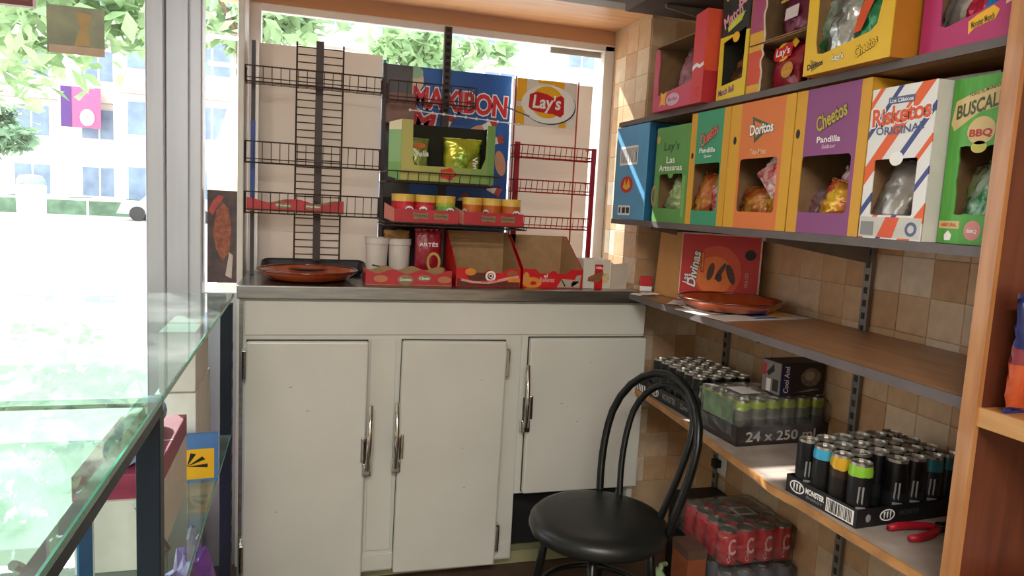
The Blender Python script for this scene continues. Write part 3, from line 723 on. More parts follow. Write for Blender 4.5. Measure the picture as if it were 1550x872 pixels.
# red bag hanging below
t = thing('red_snack_bag', 'dark red snack bag with letters A R T at the back of the counter', 'bag', (.445, 2.62, ZC))
def pillow(w, h, d, mat, parent, name='bag', nx=12, nz=14, seed=0, amp=.004, y0=0, crimp=True):
    rr = random.Random(seed); bm = NB(); F = []; K = []
    for k in range(nz+1):
        rf = []; rb = []
        for i in range(nx+1):
            u, v = i/nx, k/nz; th = d*(max(0, math.sin(PI*u))**.6)*(max(0, math.sin(PI*v))**.6)
            x = (u-.5)*w*(1-.05*math.sin(PI*v)); z = v*h; e = rr.uniform(-amp, amp)
            rf.append(bm.verts.new((x, y0-th/2+e, z+e*.5)));
            rb.append(rf[-1] if i in (0, nx) or k in (0, nz) else bm.verts.new((x, y0+th/2+rr.uniform(-amp, amp), z)))
        F.append(rf); K.append(rb)
    for k in range(nz):
        for i in range(nx):
            bm.faces.new((F[k][i], F[k][i+1], F[k+1][i+1], F[k+1][i]))
            q = (K[k][i], K[k+1][i], K[k+1][i+1], K[k][i+1])
            if len(set(q)) >= 3:
                try: bm.faces.new(q)
                except ValueError: pass
    o = obj(name, bm, mat, parent, smooth=True)
    if crimp:
        for z in (0, h):
            c = NB(); box(c, -w/2, w/2, y0-.0012, y0+.0012, z-.008 if z else 0, z+.0 if z else .008)
            obj('crimped_seal', c, mat, parent)
    return o
pillow(.10, .19, .03, M('deep_red_foil', '#9C1B30', .3, var=.15, scale=20, bump=.2), t, seed=2)
text(t, 'ARTÉS', .0, .135, .07, .018, -.0205, mWHT, bold=.02); decal(t, ell(.02, .07, .026, .036), mGLD, -.0195, 'ring', holes=[ell(.02, .07, .017, .026)])
t = thing('kraft_packet', 'brown kraft packet tucked under the lower display shelf at left', 'packet', (.335, 2.66, 1.175), 0)
pillow(.10, .065, .02, M('kraft_packet', '#9B7440', .5, var=.2, scale=25), t, seed=4, crimp=False); 
# red wire rack with the yellow and red header
rr_ = thing('red_wire_rack', 'red wire rack with three baskets under a yellow and red header', 'rack', (0, 0, ZC))
obj('post', B(.782, .800, 2.685, 2.70, 0, 1.595-z0), mRWIRE, rr_); obj('post', B(1.102, 1.118, 2.685, 2.70, 0, 1.59-z0), mRWIRE, rr_)
for x in (.787, 1.047):
    bm = NB(); tube(bm, [(x, 2.742, 0), (x, 2.742, 1.85-z0)], .003, 6); obj('header_wire', bm, mRWIRE, rr_)
for zt, zb in ((1.580, 1.535), (1.450, 1.405), (1.312, 1.268)):
    basket(rr_, .768, 1.078, 2.70, 2.62, zt-z0, zb-z0, mRWIRE, 14)
hd = obj('header_board', B(.793, 1.043, 2.748, 2.754, 1.665-z0, 1.845-z0), M('header_cream', '#E6E0D4', .5, var=.02), rr_)
hp = bpy.data.objects.new('printed_header', None); COL.objects.link(hp); hp.parent = hd; hp.location = (.918, 2.747, 1.757-z0)
for x0, x1, za, zb in ((-.124,-.085,.0,.088),(-.124,-.09,-.09,-.02),(.03,.07,.06,.088),(-.04,0.03,.075,.088),(.055,.085,-.09,-.05)):
    decal(hp, rect(x0, x1, za, zb), mYEL, -.0006)
decal(hp, ell(.008, -.004, .112, .074, 32), mWHT, -.0012); decal(hp, ell(.012, -.008, .112, .074, 32), M('navy_print', '#23304F', .5), -.0009)
decal(hp, ell(.002, .004, .068, .062, 28), mYEL, -.0018)
decal(hp, [(-.072,.03),(-.04,.042),(.0,.035),(.03,.022),(.06,.035),(.072,.025),(.074,-.035),(.06,-.05),(.03,-.04),(-.03,-.036),(-.06,-.030),(-.074,-.02)], mRED, -.0024)
text(hp, "Lay's", .0, -.003, .118, .07, -.003, mWHT, shear=.12, bold=.025)

# ------------------------------------------------------------------ goods on and over the steel worktop
# green snack carton on the upper display shelf
def shell(parent, w, h, d, t_, mats, openf=True, top=True, name='carton', left=0.0):
    """carton without a front (and maybe without a top); origin front bottom centre; y grows into the shelf"""
    bm = NB(); a = w/2
    box(bm, -a, a, 0, d, 0, t_); box(bm, -a, a, d-t_, d, t_, h)
    box(bm, -a, -a+t_, 0, d-t_, t_, h); box(bm, a-t_, a, 0, d-t_, t_, h)
    if top: box(bm, -a, a, 0, d, h, h+t_)
    bm.faces.ensure_lookup_table()
    bmesh.ops.recalc_face_normals(bm, faces=bm.faces[:])
    for f in bm.faces:
        n = f.normal; c = f.calc_center_median(); out = False
        if abs(n.x) > .9: out = (c.x*n.x > 0 and abs(abs(c.x)-a) < 1e-4)
        elif abs(n.z) > .9: out = (c.z < 1e-4 and n.z < 0) or (c.z > h+t_-1e-4 and n.z > 0)
        elif n.y > .9: out = c.y > d-1e-4
        f.material_index = 0 if out else 1
    me = bpy.data.meshes.new(name); bm.to_mesh(me); bm.free()
    return link(name, me, mats, parent)
gb = thing('green_snack_carton', 'olive green open snack carton on the upper display shelf', 'carton', (.485, 2.497, 1.419))
mGB = stripes('olive_green', (1,0,0), [(-.17,'#B9B25E'),(-.10,'#A9AE58'),(.0,'#93A653'),(.08,'#7FA050'),(.14,'#6E9A50')], rough=.5)
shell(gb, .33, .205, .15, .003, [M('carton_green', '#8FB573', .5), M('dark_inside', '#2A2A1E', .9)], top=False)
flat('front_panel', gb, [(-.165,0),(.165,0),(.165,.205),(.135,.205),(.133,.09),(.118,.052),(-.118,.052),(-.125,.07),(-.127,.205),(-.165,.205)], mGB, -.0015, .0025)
flat('side_flap', gb, [(0,0),(.05,.01),(.05,.195),(0,.205)], stripes('green_flap', (0,0,1), [(0,'#7FAF6A'),(.06,'#94BE86'),(.17,'#EDE3C0')]), 0, .002, loc=(-.165,0,0), rot=(0,0,2.45))
decal(gb, [(.0+.028*math.cos(a)*(1+.12*math.cos(5*a)), .028+.020*math.sin(a)*(1+.12*math.cos(5*a))) for a in [2*PI*i/40 for i in range(40)]], mRED, -.0035, 'badge')
text(gb, 'MATUTANO', .0, .028, .042, .012, -.0042, mYEL, bold=.02)
t = thing('snack_bag', 'green snack bag with white script at the left of the green carton', 'bag', (.385, 2.545, 1.4225), .06)
pillow(.075, .145, .04, M('olive_foil', '#8C9A4A', .28, .3, var=.25, scale=30, bump=.3), t, seed=11)
text(t, 'Vivella', .0, .09, .065, .02, -.0245, mWHT, shear=.2, bold=.02, rot=.08); decal(t, ell(.0, .118, .022, .01), M('orange_badge', '#C9641E', .5), -.021)
decal(t, ell(.0, .03, .03, .012), mFOIL, -.019)
t = thing('snack_bag', 'bright green and yellow snack bag filling the right of the green carton', 'bag', (.545, 2.555, 1.4225), -.05)
pillow(.14, .155, .055, M('bright_green_foil', '#7C9A2E', .25, .35, col2='#C9BE3A', scale=16, bump=.5), t, seed=12, amp=.007)
text(t, 'Vivella', .045, .055, .07, .02, -.0335, mWHT, rot=-1.45, bold=.02)
# round crisp tubs in two red trays
def tub(lab, loc, mat, group, rz=0.0):
    t = thing('crisp_tub', lab, 'tub', loc, rz, group)
    bm = NB(); lathe(bm, [(0,0),(.034,0),(.036,.002),(.036,.088),(0,.088)], 22); obj('tub_body', bm, mat, t, smooth=False)
    bm = NB(); lathe(bm, [(.0362,.070),(.0362,.088),(.037,.089),(.037,.095),(.034,.0955),(0,.094)], 22); obj('lid', bm, M('tub_yellow', '#EBC35A', .4), t)
    e = bpy.data.objects.new('face_mark', None)
    decal(t, ell(.008, .042, .015, .013), mWHT, -.0372, 'face_mark'); 
    decal(t, [(-.003,.043),(.003,.048),(.008,.045),(.013,.048),(.019,.043),(.013,.040),(.008,.042),(.003,.040)], mBLK, -.0378, 'face_mark')
    bpy.data.objects.remove(e)
    return t
def small_tray(lab, x0, w, zt):
    t = thing('snack_tray', lab, 'tray', (x0+w/2, 2.497, 1.2735)); red = M('tray_red', '#C4222C')
    shell(t, w, .045, .13, .002, [red, mKRAFT], top=False)
    flat('front_panel', t, rect(-w/2, w/2, 0, .046), red, -.001, .002)
    for cx in (-.02, .052):
        decal(t, [(cx-.026,.036),(cx,.032),(cx+.026,.036),(cx+.024,.012),(cx,.016),(cx-.024,.012)], M('badge_olive', '#8E7B55'), -.0026, 'badge'); text(t, 'Pringles', cx, .024, .042, .012, -.0033, M('badge_dark', '#4C4030', .6), bold=.02)
    bm = NB(); quad(bm, [(-w/2, 0, 0), (-w/2-.028, .06, .01), (-w/2-.028, .06, .065), (-w/2, 0, .046)]); obj('side_flap', bm, M('pale_red_flap', '#D9867A', .6), t)
    return t
small_tray('red tray of red and green tubs on the lower display shelf', .303, .225, 0)
small_tray('red tray of orange tubs at the right of the lower display shelf', .548, .222, 0)
tr = stripes('tub_red', (0,0,1), [(0,'#D8283A'),(.06,'#D0202E')]); tw = stripes('tub_pink', (0,0,1), [(0,'#F2D6D0'),(.018,'#D83A50'),(.06,'#C8202E')])
tg = stripes('tub_green', (0,0,1), [(0,'#6DB04E'),(.058,'#A8C23C')]); to = M('tub_orange', '#C8641E', .4)
tub('red tub with yellow lid nearest the left end of the tray', (.343, 2.545, 1.2757), tr, 'crisp tubs', .15)
tub('red tub with yellow lid hidden behind the leftmost red tub', (.343, 2.622-.003, 1.2757), tr, 'crisp tubs')
tub('red and white tub with yellow lid in the middle of the tray', (.416, 2.545, 1.2757), tw, 'crisp tubs', -.5)
tub('green tub with yellow lid at the right of the left tray', (.489, 2.545, 1.2757), tg, 'crisp tubs', .1)
tub('orange tub at the left in the right hand tray', (.588, 2.545, 1.2757), to, 'crisp tubs', -1.2)
tub('orange tub in the middle of the right hand tray', (.661, 2.548, 1.2757), to, 'crisp tubs', -1.0)
tub('orange tub with black face mark at the right end', (.734, 2.545, 1.2757), to, 'crisp tubs', .1)
# black oven tray with glazed plate
t = thing('oven_tray', 'shallow black tray on the steel worktop behind the large glazed plate', 'tray', (.045, 2.752, ZC))
bm = NB(); W_, D_ = .185, .055
lo = rrect(-W_+.02, W_-.02, -D_+.02, D_-.02, .02); hi = rrect(-W_, W_, -D_, D_, .03)
for (pts, z) in ((lo, .0),): vs0 = [bm.verts.new((x, y, z)) for x, y in pts]
vs1 = [bm.verts.new((x, y, .021+.25*(y+.055))) for x, y in hi]; bm.faces.new(vs0[::-1])
for i in range(len(vs0)): bm.faces.new((vs0[i], vs0[(i+1)%len(vs0)], vs1[(i+1)%len(vs1)], vs1[i]))
o = obj('tray_body', bm, M('black_tray', '#2A2A30', .45), t); md = o.modifiers.new('s', 'SOLIDIFY'); md.thickness = .002; md.offset = 1
bm = NB(); tube(bm, [(x, y, .022+.25*(y+.055)) for x, y in hi], .003, 6, True); obj('rolled_rim', bm, M('black_tray', '#2A2A30'), t)
def plate(lab, loc, r, lift):
    t = thing('glazed_plate', lab, 'plate', loc)
    bm = NB(); lathe(bm, [(0,.004),(r*.62,.004),(r*.80,.012),(r*.97,.034),(r,.037),(r*.985,.031),(r*.80,.006),(r*.62,0),(0,0)], 44)
    obj('dish', bm, M('terracotta_glaze', '#BC5A2E', .14, col2='#9A4220', scale=5, coat=.6), t, smooth=True)
    bm = NB(); tube(bm, [(r*.985*math.cos(2*PI*i/44), r*.985*math.sin(2*PI*i/44), .035) for i in range(44)], .004, 6, True); obj('rim', bm, M('dark_glaze', '#6E2A16', .15, coat=.6), t, smooth=True)
    return t
plate('large brown glazed plate in front of the black tray at the left', (.022, 2.565, ZC+.0012), .168, 0)
# paper cups
def cup_stack(lab, loc, h, mark):
    t = thing('paper_cup', lab, 'cup', loc, 0, 'white paper cups')
    bm = NB(); lathe(bm, [(0,.002),(.036,.0),(.0405,h-.012),(.0425,h-.012),(.0425,h-.022),(.0435,h-.020),(.0435,h),(.041,h),(.035,.004),(0,.004)], 26); obj('cup_body', bm, M('white_cup', '#DAD3CC', .5, var=.03), t, smooth=False)
    bm = NB(); tube(bm, [(.0432*math.cos(2*PI*i/26), .0432*math.sin(2*PI*i/26), h) for i in range(26)], .0018, 6, True); obj('rim', bm, M('white_cup', '#DAD3CC'), t)
    if mark: decal(t, [(-.02,.050),(.012,.046),(.012,.050),(-.018,.056)], mBLK, -.0398, 'printed_mark'); decal(t, [(-.022,.03),(-.012,.016),(-.008,.014),(-.02,.036)], mBLK, -.0385, 'printed_mark')
cup_stack('white paper cup with black mark left of its plain twin', (.262, 2.645, ZC), .150, True)
cup_stack('plain white paper cup standing right of the marked cup', (.345, 2.655, ZC), .148, False)
# low red tray, two sloping boxes, small carton
t = low_tray('card_tray', 'low red scalloped tray with cow emblem on the steel worktop', (.208, 2.445, ZC), .296, .14, .040, .054, 3, 0, .6)
decal(t, ell(.135, .020, .028, .017), M('badge_olive', '#8E7B55'), -.0014, 'badge', ); text(t, 'Donettes', .135, .021, .04, .010, -.002, mWHT, bold=.02)
decal(t, ell(.20, .026, .024, .011), M('badge_olive', '#8E7B55'), -.0014, 'badge'); text(t, 'Classic', .20, .026, .036, .009, -.002, mWHT)
for cx in (.05, .27): decal(t, ell(cx, .022, .024, .012), M('tan_print', '#C07A50', .5), -.0014, 'printed_mark')
def ramp(lab, x0, w, hb, hf, d, seed):
    t = thing('sloping_carton', lab, 'carton', (x0, 2.452, ZC), 0, 'red sloping cartons')
    red = M('ramp_red', '#C8181C', .4, var=.06)
    for x, nm in ((0, 'side_panel'), (w-.002, 'side_panel')):
        bm = NB(); pr = [(0,0),(d,0),(d,hb),(d*.8,hb),(0,hf)]
        a = [bm.verts.new((x, y, z)) for y, z in pr]; b = [bm.verts.new((x+.002, y, z)) for y, z in pr]
        bm.faces.new(a); bm.faces.new(b[::-1])
        for i in range(5): bm.faces.new((a[i], a[(i+1)%5], b[(i+1)%5], b[i]))
        obj(nm, bm, [red], t)
    obj('back_panel', B(.002, w-.002, d-.002, d, 0, hb), mKRAFT, t); obj('base', B(.002, w-.002, .002, d-.002, 0, .002), mKRAFT, t)
    flat('inner_face', t, [(0,0),(d-.004,0),(d-.004,hb-.002),(d*.8,hb-.002),(0,hf-.002)], mKRAFT, 0, .0008, loc=(w-.003, .002, .0), rot=(0,0,PI/2))
    flat('inner_face', t, [(0,0),(d-.004,0),(d-.004,hb-.002),(d*.8,hb-.002),(0,hf-.002)], mKRAFT, 0, .0008, loc=(.0035, .002, .0), rot=(0,0,PI/2))
    pts = [(0,0),(w,0),(w,hf)]
    for u, v in ((.80,hf),(.72,hf-.016),(.58,hf-.016),(.5,hf-.004),(.42,hf-.016),(.28,hf-.016),(.2,hf)): pts.append((w*u, v))
    pts.append((0, hf)); flat('front_panel', t, pts, red, -.001, .002); return t
choc = M('choc_print', '#5A2A1C', .45, var=.2, scale=60); cream = M('cream_print', '#E6C49E', .5); orange = M('orange_print', '#E08A2C', .45, var=.1); pinkp = M('pink_print', '#E39A92', .5)
t = ramp('red sloping open carton with chocolate cake print, left of its twin', .520, .236, .186, .066, .235, 1)
decal(t, [(.004,.002),(.232,.002),(.232,.026),(.19,.022),(.12,.010),(.06,.014),(.02,.024),(.004,.03)], choc, -.0026); decal(t, [(.018,.02),(.06,.012),(.12,.010),(.2,.028),(.23,.034),(.23,.042),(.19,.036),(.12,.018),(.06,.02),(.02,.028)], pinkp, -.0032)
decal(t, ell(.085, .034, .045, .016), choc, -.0026); decal(t, ell(.052, .052, .02, .013), orange, -.0032); decal(t, ell(.125, .038, .019, .019), mWHT, -.0034, holes=[ell(.125, .038, .012, .012)])
text(t, 'Q', .125, .038, .016, .018, -.0036, mWHT); decal(t, ell(.205, .048, .02, .012), M('cake_print', '#9E5A34', .5), -.0026); decal(t, rect(.19, .235, .018, .032), orange, -.0034)
text(t, 'Chocolate', .12, .022, .06, .009, -.0038, mRED, rot=.1)
t = ramp('red sloping open carton with biscuit ring print, right of its twin', .766, .230, .180, .068, .235, 2)
decal(t, ell(.035, .018, .036, .020), orange, -.0026, holes=[ell(.04, .016, .012, .007)]); decal(t, ell(.012, .036, .012, .02), M('biscuit_print', '#D08A4A', .5), -.003)
text(t, 'Rellenas', .092, .030, .055, .018, -.0032, pinkp, bold=.03); text(t, 'xl', .085, .044, .016, .012, -.0032, mWHT)
decal(t, [(.13,.002),(.22,.002),(.224,.05),(.205,.046),(.2,.03),(.15,.034)], M('grey_beige_print', '#B5A590', .5), -.0026)
decal(t, [(.185,.02),(.215,.022),(.215,.026),(.19,.026),(.192,.006),(.188,.004)], mBLK, -.0034); decal(t, [(.145,.032),(.15,.03),(.165,.008),(.16,.006)], mBLK, -.0034)
t = thing('small_carton', 'small white carton with red band and cake picture beside the pier', 'carton', (1.0, 2.455, ZC))
obj('body', B(0, .108, 0, .09, 0, .108), M('white_card', '#D9D2C4', .5, var=.03), t, bevel=.001)
flat('side_flap', t, [(0,0),(.075,0),(.075,.098),(.012,.092),(0,.10)], M('white_card_2', '#CFC4B4', .5), 0, .002, loc=(.109,.0,0), rot=(0,0,.18))
decal(t, rect(.045, .078, 0, .090), mRED, -.0008); decal(t, [(.018,.028),(.06,.022),(.085,.05),(.078,.062),(.05,.056),(.02,.042)], M('cake_brown', '#8A5636', .6, var=.2, scale=60), -.0014)
decal(t, ell(.09, .04, .014, .02), M('almond_print', '#D9C08E', .5, var=.2, scale=90), -.002); text(t, 'Milka', .062, .078, .028, .010, -.0016, mWHT, shear=.2)

# ------------------------------------------------------------------ snack cartons on the wall shelves (built facing -Y, turned to face the shop)
R90 = -PI/2
ZS = 1.3212; ZU = 1.6752
mBR = M('carton_inside', '#8A6A48', .9, var=.08, scale=40)
def ycen(a, b): return (a+b)/2
def panel(t, w, h, hole, mat, y=-.0015, name='front_panel', th=.0025):
    return flat(name, t, rect(-w/2, w/2, 0, h), mat, y, th, [hole] if hole else ())
def band_mat(name, w, l, r, centre, side):
    return stripes(name, (1,0,0), [(-w/2-.01, side), (-w/2+l, centre), (w/2-r, side)])
def tall_box(lab, ya, yb, h, d, X, frontmat, sidemat, hole, name='snack_carton', label_group='tall snack cartons', top=True):
    t = thing(name, lab, 'carton', (X, ycen(ya, yb), ZS), R90, label_group); w = ya-yb-.002
    shell(t, w, h, d, .003, [sidemat, mBR], top=top)
    panel(t, w, h+.003, hole, frontmat)
    return t, w
def snack(lab, t, w, h, d, x, y, z, mat, rot=(0,0,0), seed=0, amp=.006, grp=None, deco=None):
    """a bag lying inside carton t (world placement worked out from the carton)"""
    m = t.matrix_basis @ Matrix.Translation((x, y, z)) @ Euler(rot).to_matrix().to_4x4()
    b = thing('snack_bag', lab, 'bag', m.to_translation(), group=grp, rot=m.to_euler())
    pillow(w, h, d, mat, b, seed=seed, amp=amp)
    if deco: deco(b)
    return b
f_red = M('red_silver_foil', '#B8232C', .25, .12, col2='#E2DCD2', scale=24, bump=.5)
f_gold = M('gold_red_foil', '#C08A3A', .25, .12, col2='#A83A22', scale=28, bump=.5)
f_green = M('green_silver_foil', '#2E7A3C', .25, .12, col2='#C4CFC0', scale=22, bump=.5)
f_lgreen = M('pale_green_foil', '#8FAE6C', .3, .25, col2='#C9CBA0', scale=20, bump=.4)
f_yel = M('yellow_red_foil', '#E0B42C', .25, .3, col2='#B8263A', scale=20, bump=.5)
f_pink = M('pink_grey_foil', '#C8506A', .28, .12, col2='#B9A8A8', scale=20, bump=.5)
f_blue = M('blue_foil', '#2378C8', .25, .12, col2='#3F9AE0', scale=14, bump=.5)
f_dark = M('dark_orange_foil', '#3A2A22', .3, .3, col2='#C8702A', scale=22, bump=.4)

# 1 blue closed carton
t = thing('snack_carton', 'light blue carton with barcode at the far end of the snack shelf', 'carton', (1.125, 2.381, ZS), R90, 'tall snack cartons')
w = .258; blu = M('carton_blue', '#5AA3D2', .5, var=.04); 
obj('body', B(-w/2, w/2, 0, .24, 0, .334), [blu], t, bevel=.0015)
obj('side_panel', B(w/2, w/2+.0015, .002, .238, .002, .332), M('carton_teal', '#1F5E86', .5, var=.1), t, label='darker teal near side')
sp = random.Random(4)
for k in range(9):
    o = obj('splatter', B(w/2+.0015, w/2+.0019, (x:=sp.uniform(.01, .09)), x+sp.uniform(.006, .02), (z:=sp.choice((sp.uniform(.0,.06), sp.uniform(.24,.31)))), z+sp.uniform(.006, .02)), M('dark_splatter', '#123048', .5), t)
decal(t, rect(-.09, .055, .195, .262), mWHT, -.0006)
for i in range(14): 
    x = -.08+.0095*i; decal(t, rect(x, x+random.uniform(.002, .006), .203, .255), M('barcode_grey', '#4A5560', .6), -.0012, 'barcode_bar')
decal(t, ell(-.02, .125, .05, .030, 20), mRED, -.0006, 'emblem'); decal(t, [(-.05,.115),(-.035,.145),(-.02,.12),(-.005,.148),(.012,.115),(-.02,.105)], mYEL, -.0012, 'emblem')
decal(t, rect(-.08, .02, .015, .05), mWHT, -.0006); decal(t, rect(-.072, -.058, .022, .043), mBLK, -.0012); decal(t, rect(-.045, -.018, .022, .043), mBLK, -.0012); decal(t, rect(-.010, .015, .022, .043), mBLK, -.0012)

# 2 green carton with torn cup window
gm = M('carton_leaf_green', '#5E9A4E', .55, var=.07, scale=10)
t, w = tall_box('low green carton with cup shaped window, second from the far end', 2.194, 1.976, .303, .26, 1.13, gm, gm, rrect(-.075, .075, .045, .155, .008))
text(t, "Lay's", -.005, .240, .10, .036, -.0034, M('dark_green_print', '#2F5A30', .5), shear=.1); text(t, 'Las', -.005, .200, .055, .022, -.0034, mWHT, bold=.015); text(t, 'Artesanas', -.005, .175, .15, .020, -.0034, mWHT, bold=.015)
decal(t, ell(.0, .155, .018, .014), gm, -.0028, 'thumb_tab'); decal(t, rect(.080, .096, .02, .148), M('carton_mid_green', '#7BB060', .5), -.0028); decal(t, ell(-.095, .268, .012, .012), mGLD, -.0028)
decal(t, ell(-.102, .085, .020, .035, 20), M('handle_tan', '#B98A5E', .6), -.0032, 'handle_print', holes=[ell(-.102, .085, .012, .025, 20)])
snack('pale green snack bag lying in the low green carton', t, 0.12, 0.112, 0.05, -0.0134, 0.026, 0.034, f_lgreen, (-.2, .35, .1), 21)
snack('pale green snack bag under the top bag in the low green carton', t, 0.15, 0.102, 0.04, -0.0482, 0.048, 0.02, f_lgreen, (-.2, -.1, 0), 22)

# 3 teal green carton
w_ = .211; m3 = band_mat('carton_teal_yellow', w_, .034, .034, '#3E9A72', '#D9A02E')
sy = M('carton_side_yellow', '#D9A02E', .5, var=.05)
t, w = tall_box('teal green carton with yellow side stripes, third from the far end', 1.976, 1.767, .328, .27, 1.13, m3, sy, rrect(-.072, .066, .042, .180, .008))
def script(t, s, cx, cz, w, h, col, rot): text(t, s, cx, cz, w, h, -.0040, mWHT if col is None else col, rot=rot, shear=.15, bold=.03, outline=M('dark_outline', '#2A2420', .5), ow=.035)
script(t, 'Cheetos', .0, .262, .095, .036, M('print_coral', '#D8705A', .5), .42)
text(t, 'Pandilla', -.005, .218, .085, .014, -.0034, mWHT, bold=.02); text(t, 'Queso', .0, .200, .04, .009, -.0034, mWHT)
decal(t, ell(-.086, .205, .006, .009), mBLK, -.0032, 'punched_hole')
snack('red and gold snack bag standing left in the teal green carton', t, 0.075, 0.137, 0.04, -0.0734, 0.026, 0.024, f_gold, (-.2, .2, .2), 31)
snack('red striped snack bag at the right in the teal green carton', t, 0.08, 0.137, 0.04, -0.0082, 0.048, 0.027, f_red, (-.2, -.15, -.1), 32)
snack('green silver snack bag lying at the bottom of the teal green carton', t, 0.14, 0.097, 0.035, -0.068, 0.07, 0.018, f_green, (-.2, 0, 0), 33)

# 4 orange carton
w_ = .272; m4 = band_mat('carton_orange_yellow', w_, .050, .038, '#E07A3E', '#DDA42E')
t, w = tall_box('orange carton with yellow side stripes, fourth from the far end', 1.766, 1.494, .328, .27, 1.13, m4, sy, rrect(-.078, .084, .044, .183, .010))
decal(t, [(-.035,.292),(.05,.262),(-.02,.222)], M('dark_green_grey', '#54604A', .5), -.0030, 'emblem', holes=[[(-.026,.281),(.026,.262),(-.016,.236)]])
text(t, 'Doritos', .008, .258, .098, .028, -.0040, mWHT, bold=.035, outline=M('dark_outline', '#2A2420'), ow=.03, rot=.05); text(t, 'Tex-Mex', .0, .200, .07, .014, -.0034, M('cream_print', '#E6C49E'), bold=.02)
decal(t, ell(-.108, .235, .007, .011), mBLK, -.0032, 'punched_hole')
snack('red and silver snack bag tilted on top in the orange carton', t, 0.1, 0.142, 0.03, 0.0016, 0.026, 0.112, f_red, (-.2, .75, 0), 41)
snack('gold snack bag lying flat in the orange carton', t, 0.12, 0.097, 0.045, -0.0732, 0.048, 0.02, f_gold, (-.2, 0, .1), 42)
snack('orange red snack bag lying behind in the orange carton', t, 0.11, 0.112, 0.04, -0.023, 0.07, 0.022, f_yel, (-.2, .1, -.2), 43)

# 5 purple carton
w_ = .25; m5 = band_mat('carton_purple_yellow', w_, .044, .036, '#8E4A80', '#D9A02E')
t, w = tall_box('purple carton with yellow side stripes beside the orange one', 1.492, 1.254, .328, .27, 1.13, m5, sy, rrect(-.083, .078, .048, .178, .012))
script(t, 'Cheetos', .005, .262, .098, .036, M('print_olive_gold', '#B8A448', .5), .35); text(t, 'Pandilla', .002, .213, .075, .014, -.0034, mWHT, bold=.02); text(t, 'Sabor', .005, .197, .045, .009, -.0034, M('pale_pink_print', '#D9B0C4', .5))
decal(t, ell(-.104, .232, .007, .011), mBLK, -.0032, 'punched_hole')
snack('yellow and red snack bag at the right bottom of the purple carton', t, 0.1, 0.102, 0.04, -0.0034, 0.026, 0.022, f_yel, (-.2, .25, 0), 51)
snack('pink foil snack bag leaning above the yellow one in the purple carton', t, 0.085, 0.112, 0.035, -0.0032, 0.048, 0.042, f_pink, (-.2, .3, .1), 52)
snack('silver pink snack bag lying left in the purple carton', t, 0.09, 0.087, 0.035, -0.088, 0.07, 0.02, M('silver_pink_foil', '#B0A0A8', .28, .6, col2='#C26A84', scale=18, bump=.5), (-.2, 0, .3), 53)

# 6 white carton with orange and blue diagonals
w_ = .165; m6 = stripes('carton_diagonals', (.78, 0, -.62), [(0,'#E9E7E4'),(.10,'#E8622A'),(.24,'#E9E7E4'),(.40,'#3C4C88'),(.47,'#E9E7E4'),(.62,'#E8622A'),(.68,'#E9E7E4'),(.84,'#3C4C88'),(.90,'#E9E7E4')], period=.17, rough=.45)
t, w = tall_box('white carton with orange and blue diagonal stripes and grey bags', 1.252, 1.090, .300, .22, 1.13, m6, M('carton_white_side', '#CFCBC2', .55, var=.05), rrect(-.056, .052, .048, .160, .004))
decal(t, rect(-.035, .03, .268, .282), M('slate_print', '#5A6688', .5), -.0030); text(t, 'Los Clásicos', -.002, .275, .058, .008, -.0036, mWHT)
text(t, 'Risketos', .0, .248, .145, .036, -.0042, M('risk_orange', '#E0562A', .45), bold=.03, outline=mWHT, ow=.05, rot=.06)
text(t, 'ORIGINAL', .0, .220, .12, .016, -.0036, M('slate_print', '#5A6688'), rot=.03, arc=-.004)
decal(t, ell(.0, .160, .017, .014), mWHT, -.0030, 'thumb_tab'); decal(t, rect(-.08, .078, .003, .044), M('carton_white_side', '#CFCBC2'), -.0028); decal(t, [(-.03,.003),(.01,.003),(.024,.044),(-.01,.044)], M('risk_orange', '#E0562A'), -.0034)
decal(t, rect(-.075, -.040, .006, .034), M('grey_print', '#8C8C8A'), -.0034); decal(t, ell(.055, .022, .014, .014), M('slate_print', '#5A6688'), -.0036, 'emblem', holes=[ell(.055, .022, .008, .008)])
snack('silver grey snack bag at the left in the white striped carton', t, 0.09, 0.142, 0.04, -0.0434, 0.026, 0.024, M('grey_foil', '#A8A29A', .3, .5, var=.2, scale=18, bump=.4), (-.2, .3, .1), 61, .005)
snack('silver snack bag tilted at the right in the white striped carton', t, 0.07, 0.132, 0.03, -0.0182, 0.048, 0.062, mFOIL, (-.2, -.6, 0), 62, .005)
snack('silver and red snack bag lying at bottom of the white striped carton', t, 0.08, 0.087, 0.03, -0.043, 0.07, 0.024, f_red, (-.2, .2, 0), 63, .004)

# 7 green barbecue carton half hidden by the divider
m7 = M('carton_bright_green', '#4C9C38', .5, col2='#5AAC44', scale=12, stretch=(8,8,1))
t, w = tall_box('bright green barbecue carton half hidden behind the wooden divider', 1.088, .949, .300, .22, 1.165, m7, m7, jag([(-.040,.055),(.060,.055),(.060,.175),(-.042,.178)], .002, random.Random(2)))
decal(t, [(-.066,.222),(-.060,.262),(-.02,.276),(.068,.292),(.068,.252),(-.01,.238),(-.058,.208)], M('kraft_print', '#D9BE84', .55), -.0030)
text(t, 'BUSCALI', -.013, .250, .086, .026, -.0037, M('olive_dark_print', '#4A5230', .5), bold=.03, slope=.22); text(t, 'TODO EL MUNDO', -.004, .276, .06, .006, -.0037, M('olive_dark_print', '#4A5230'), slope=.2)
decal(t, ell(-.002, .205, .028, .025), M('kraft_print', '#D9BE84'), -.0030, 'emblem'); text(t, 'BBQ', -.002, .200, .046, .016, -.0037, M('bbq_red', '#B8302A', .5), bold=.04)
decal(t, ell(-.003, .176, .016, .011), M('tab_yellow', '#C9C05A', .5), -.0030, 'thumb_tab')
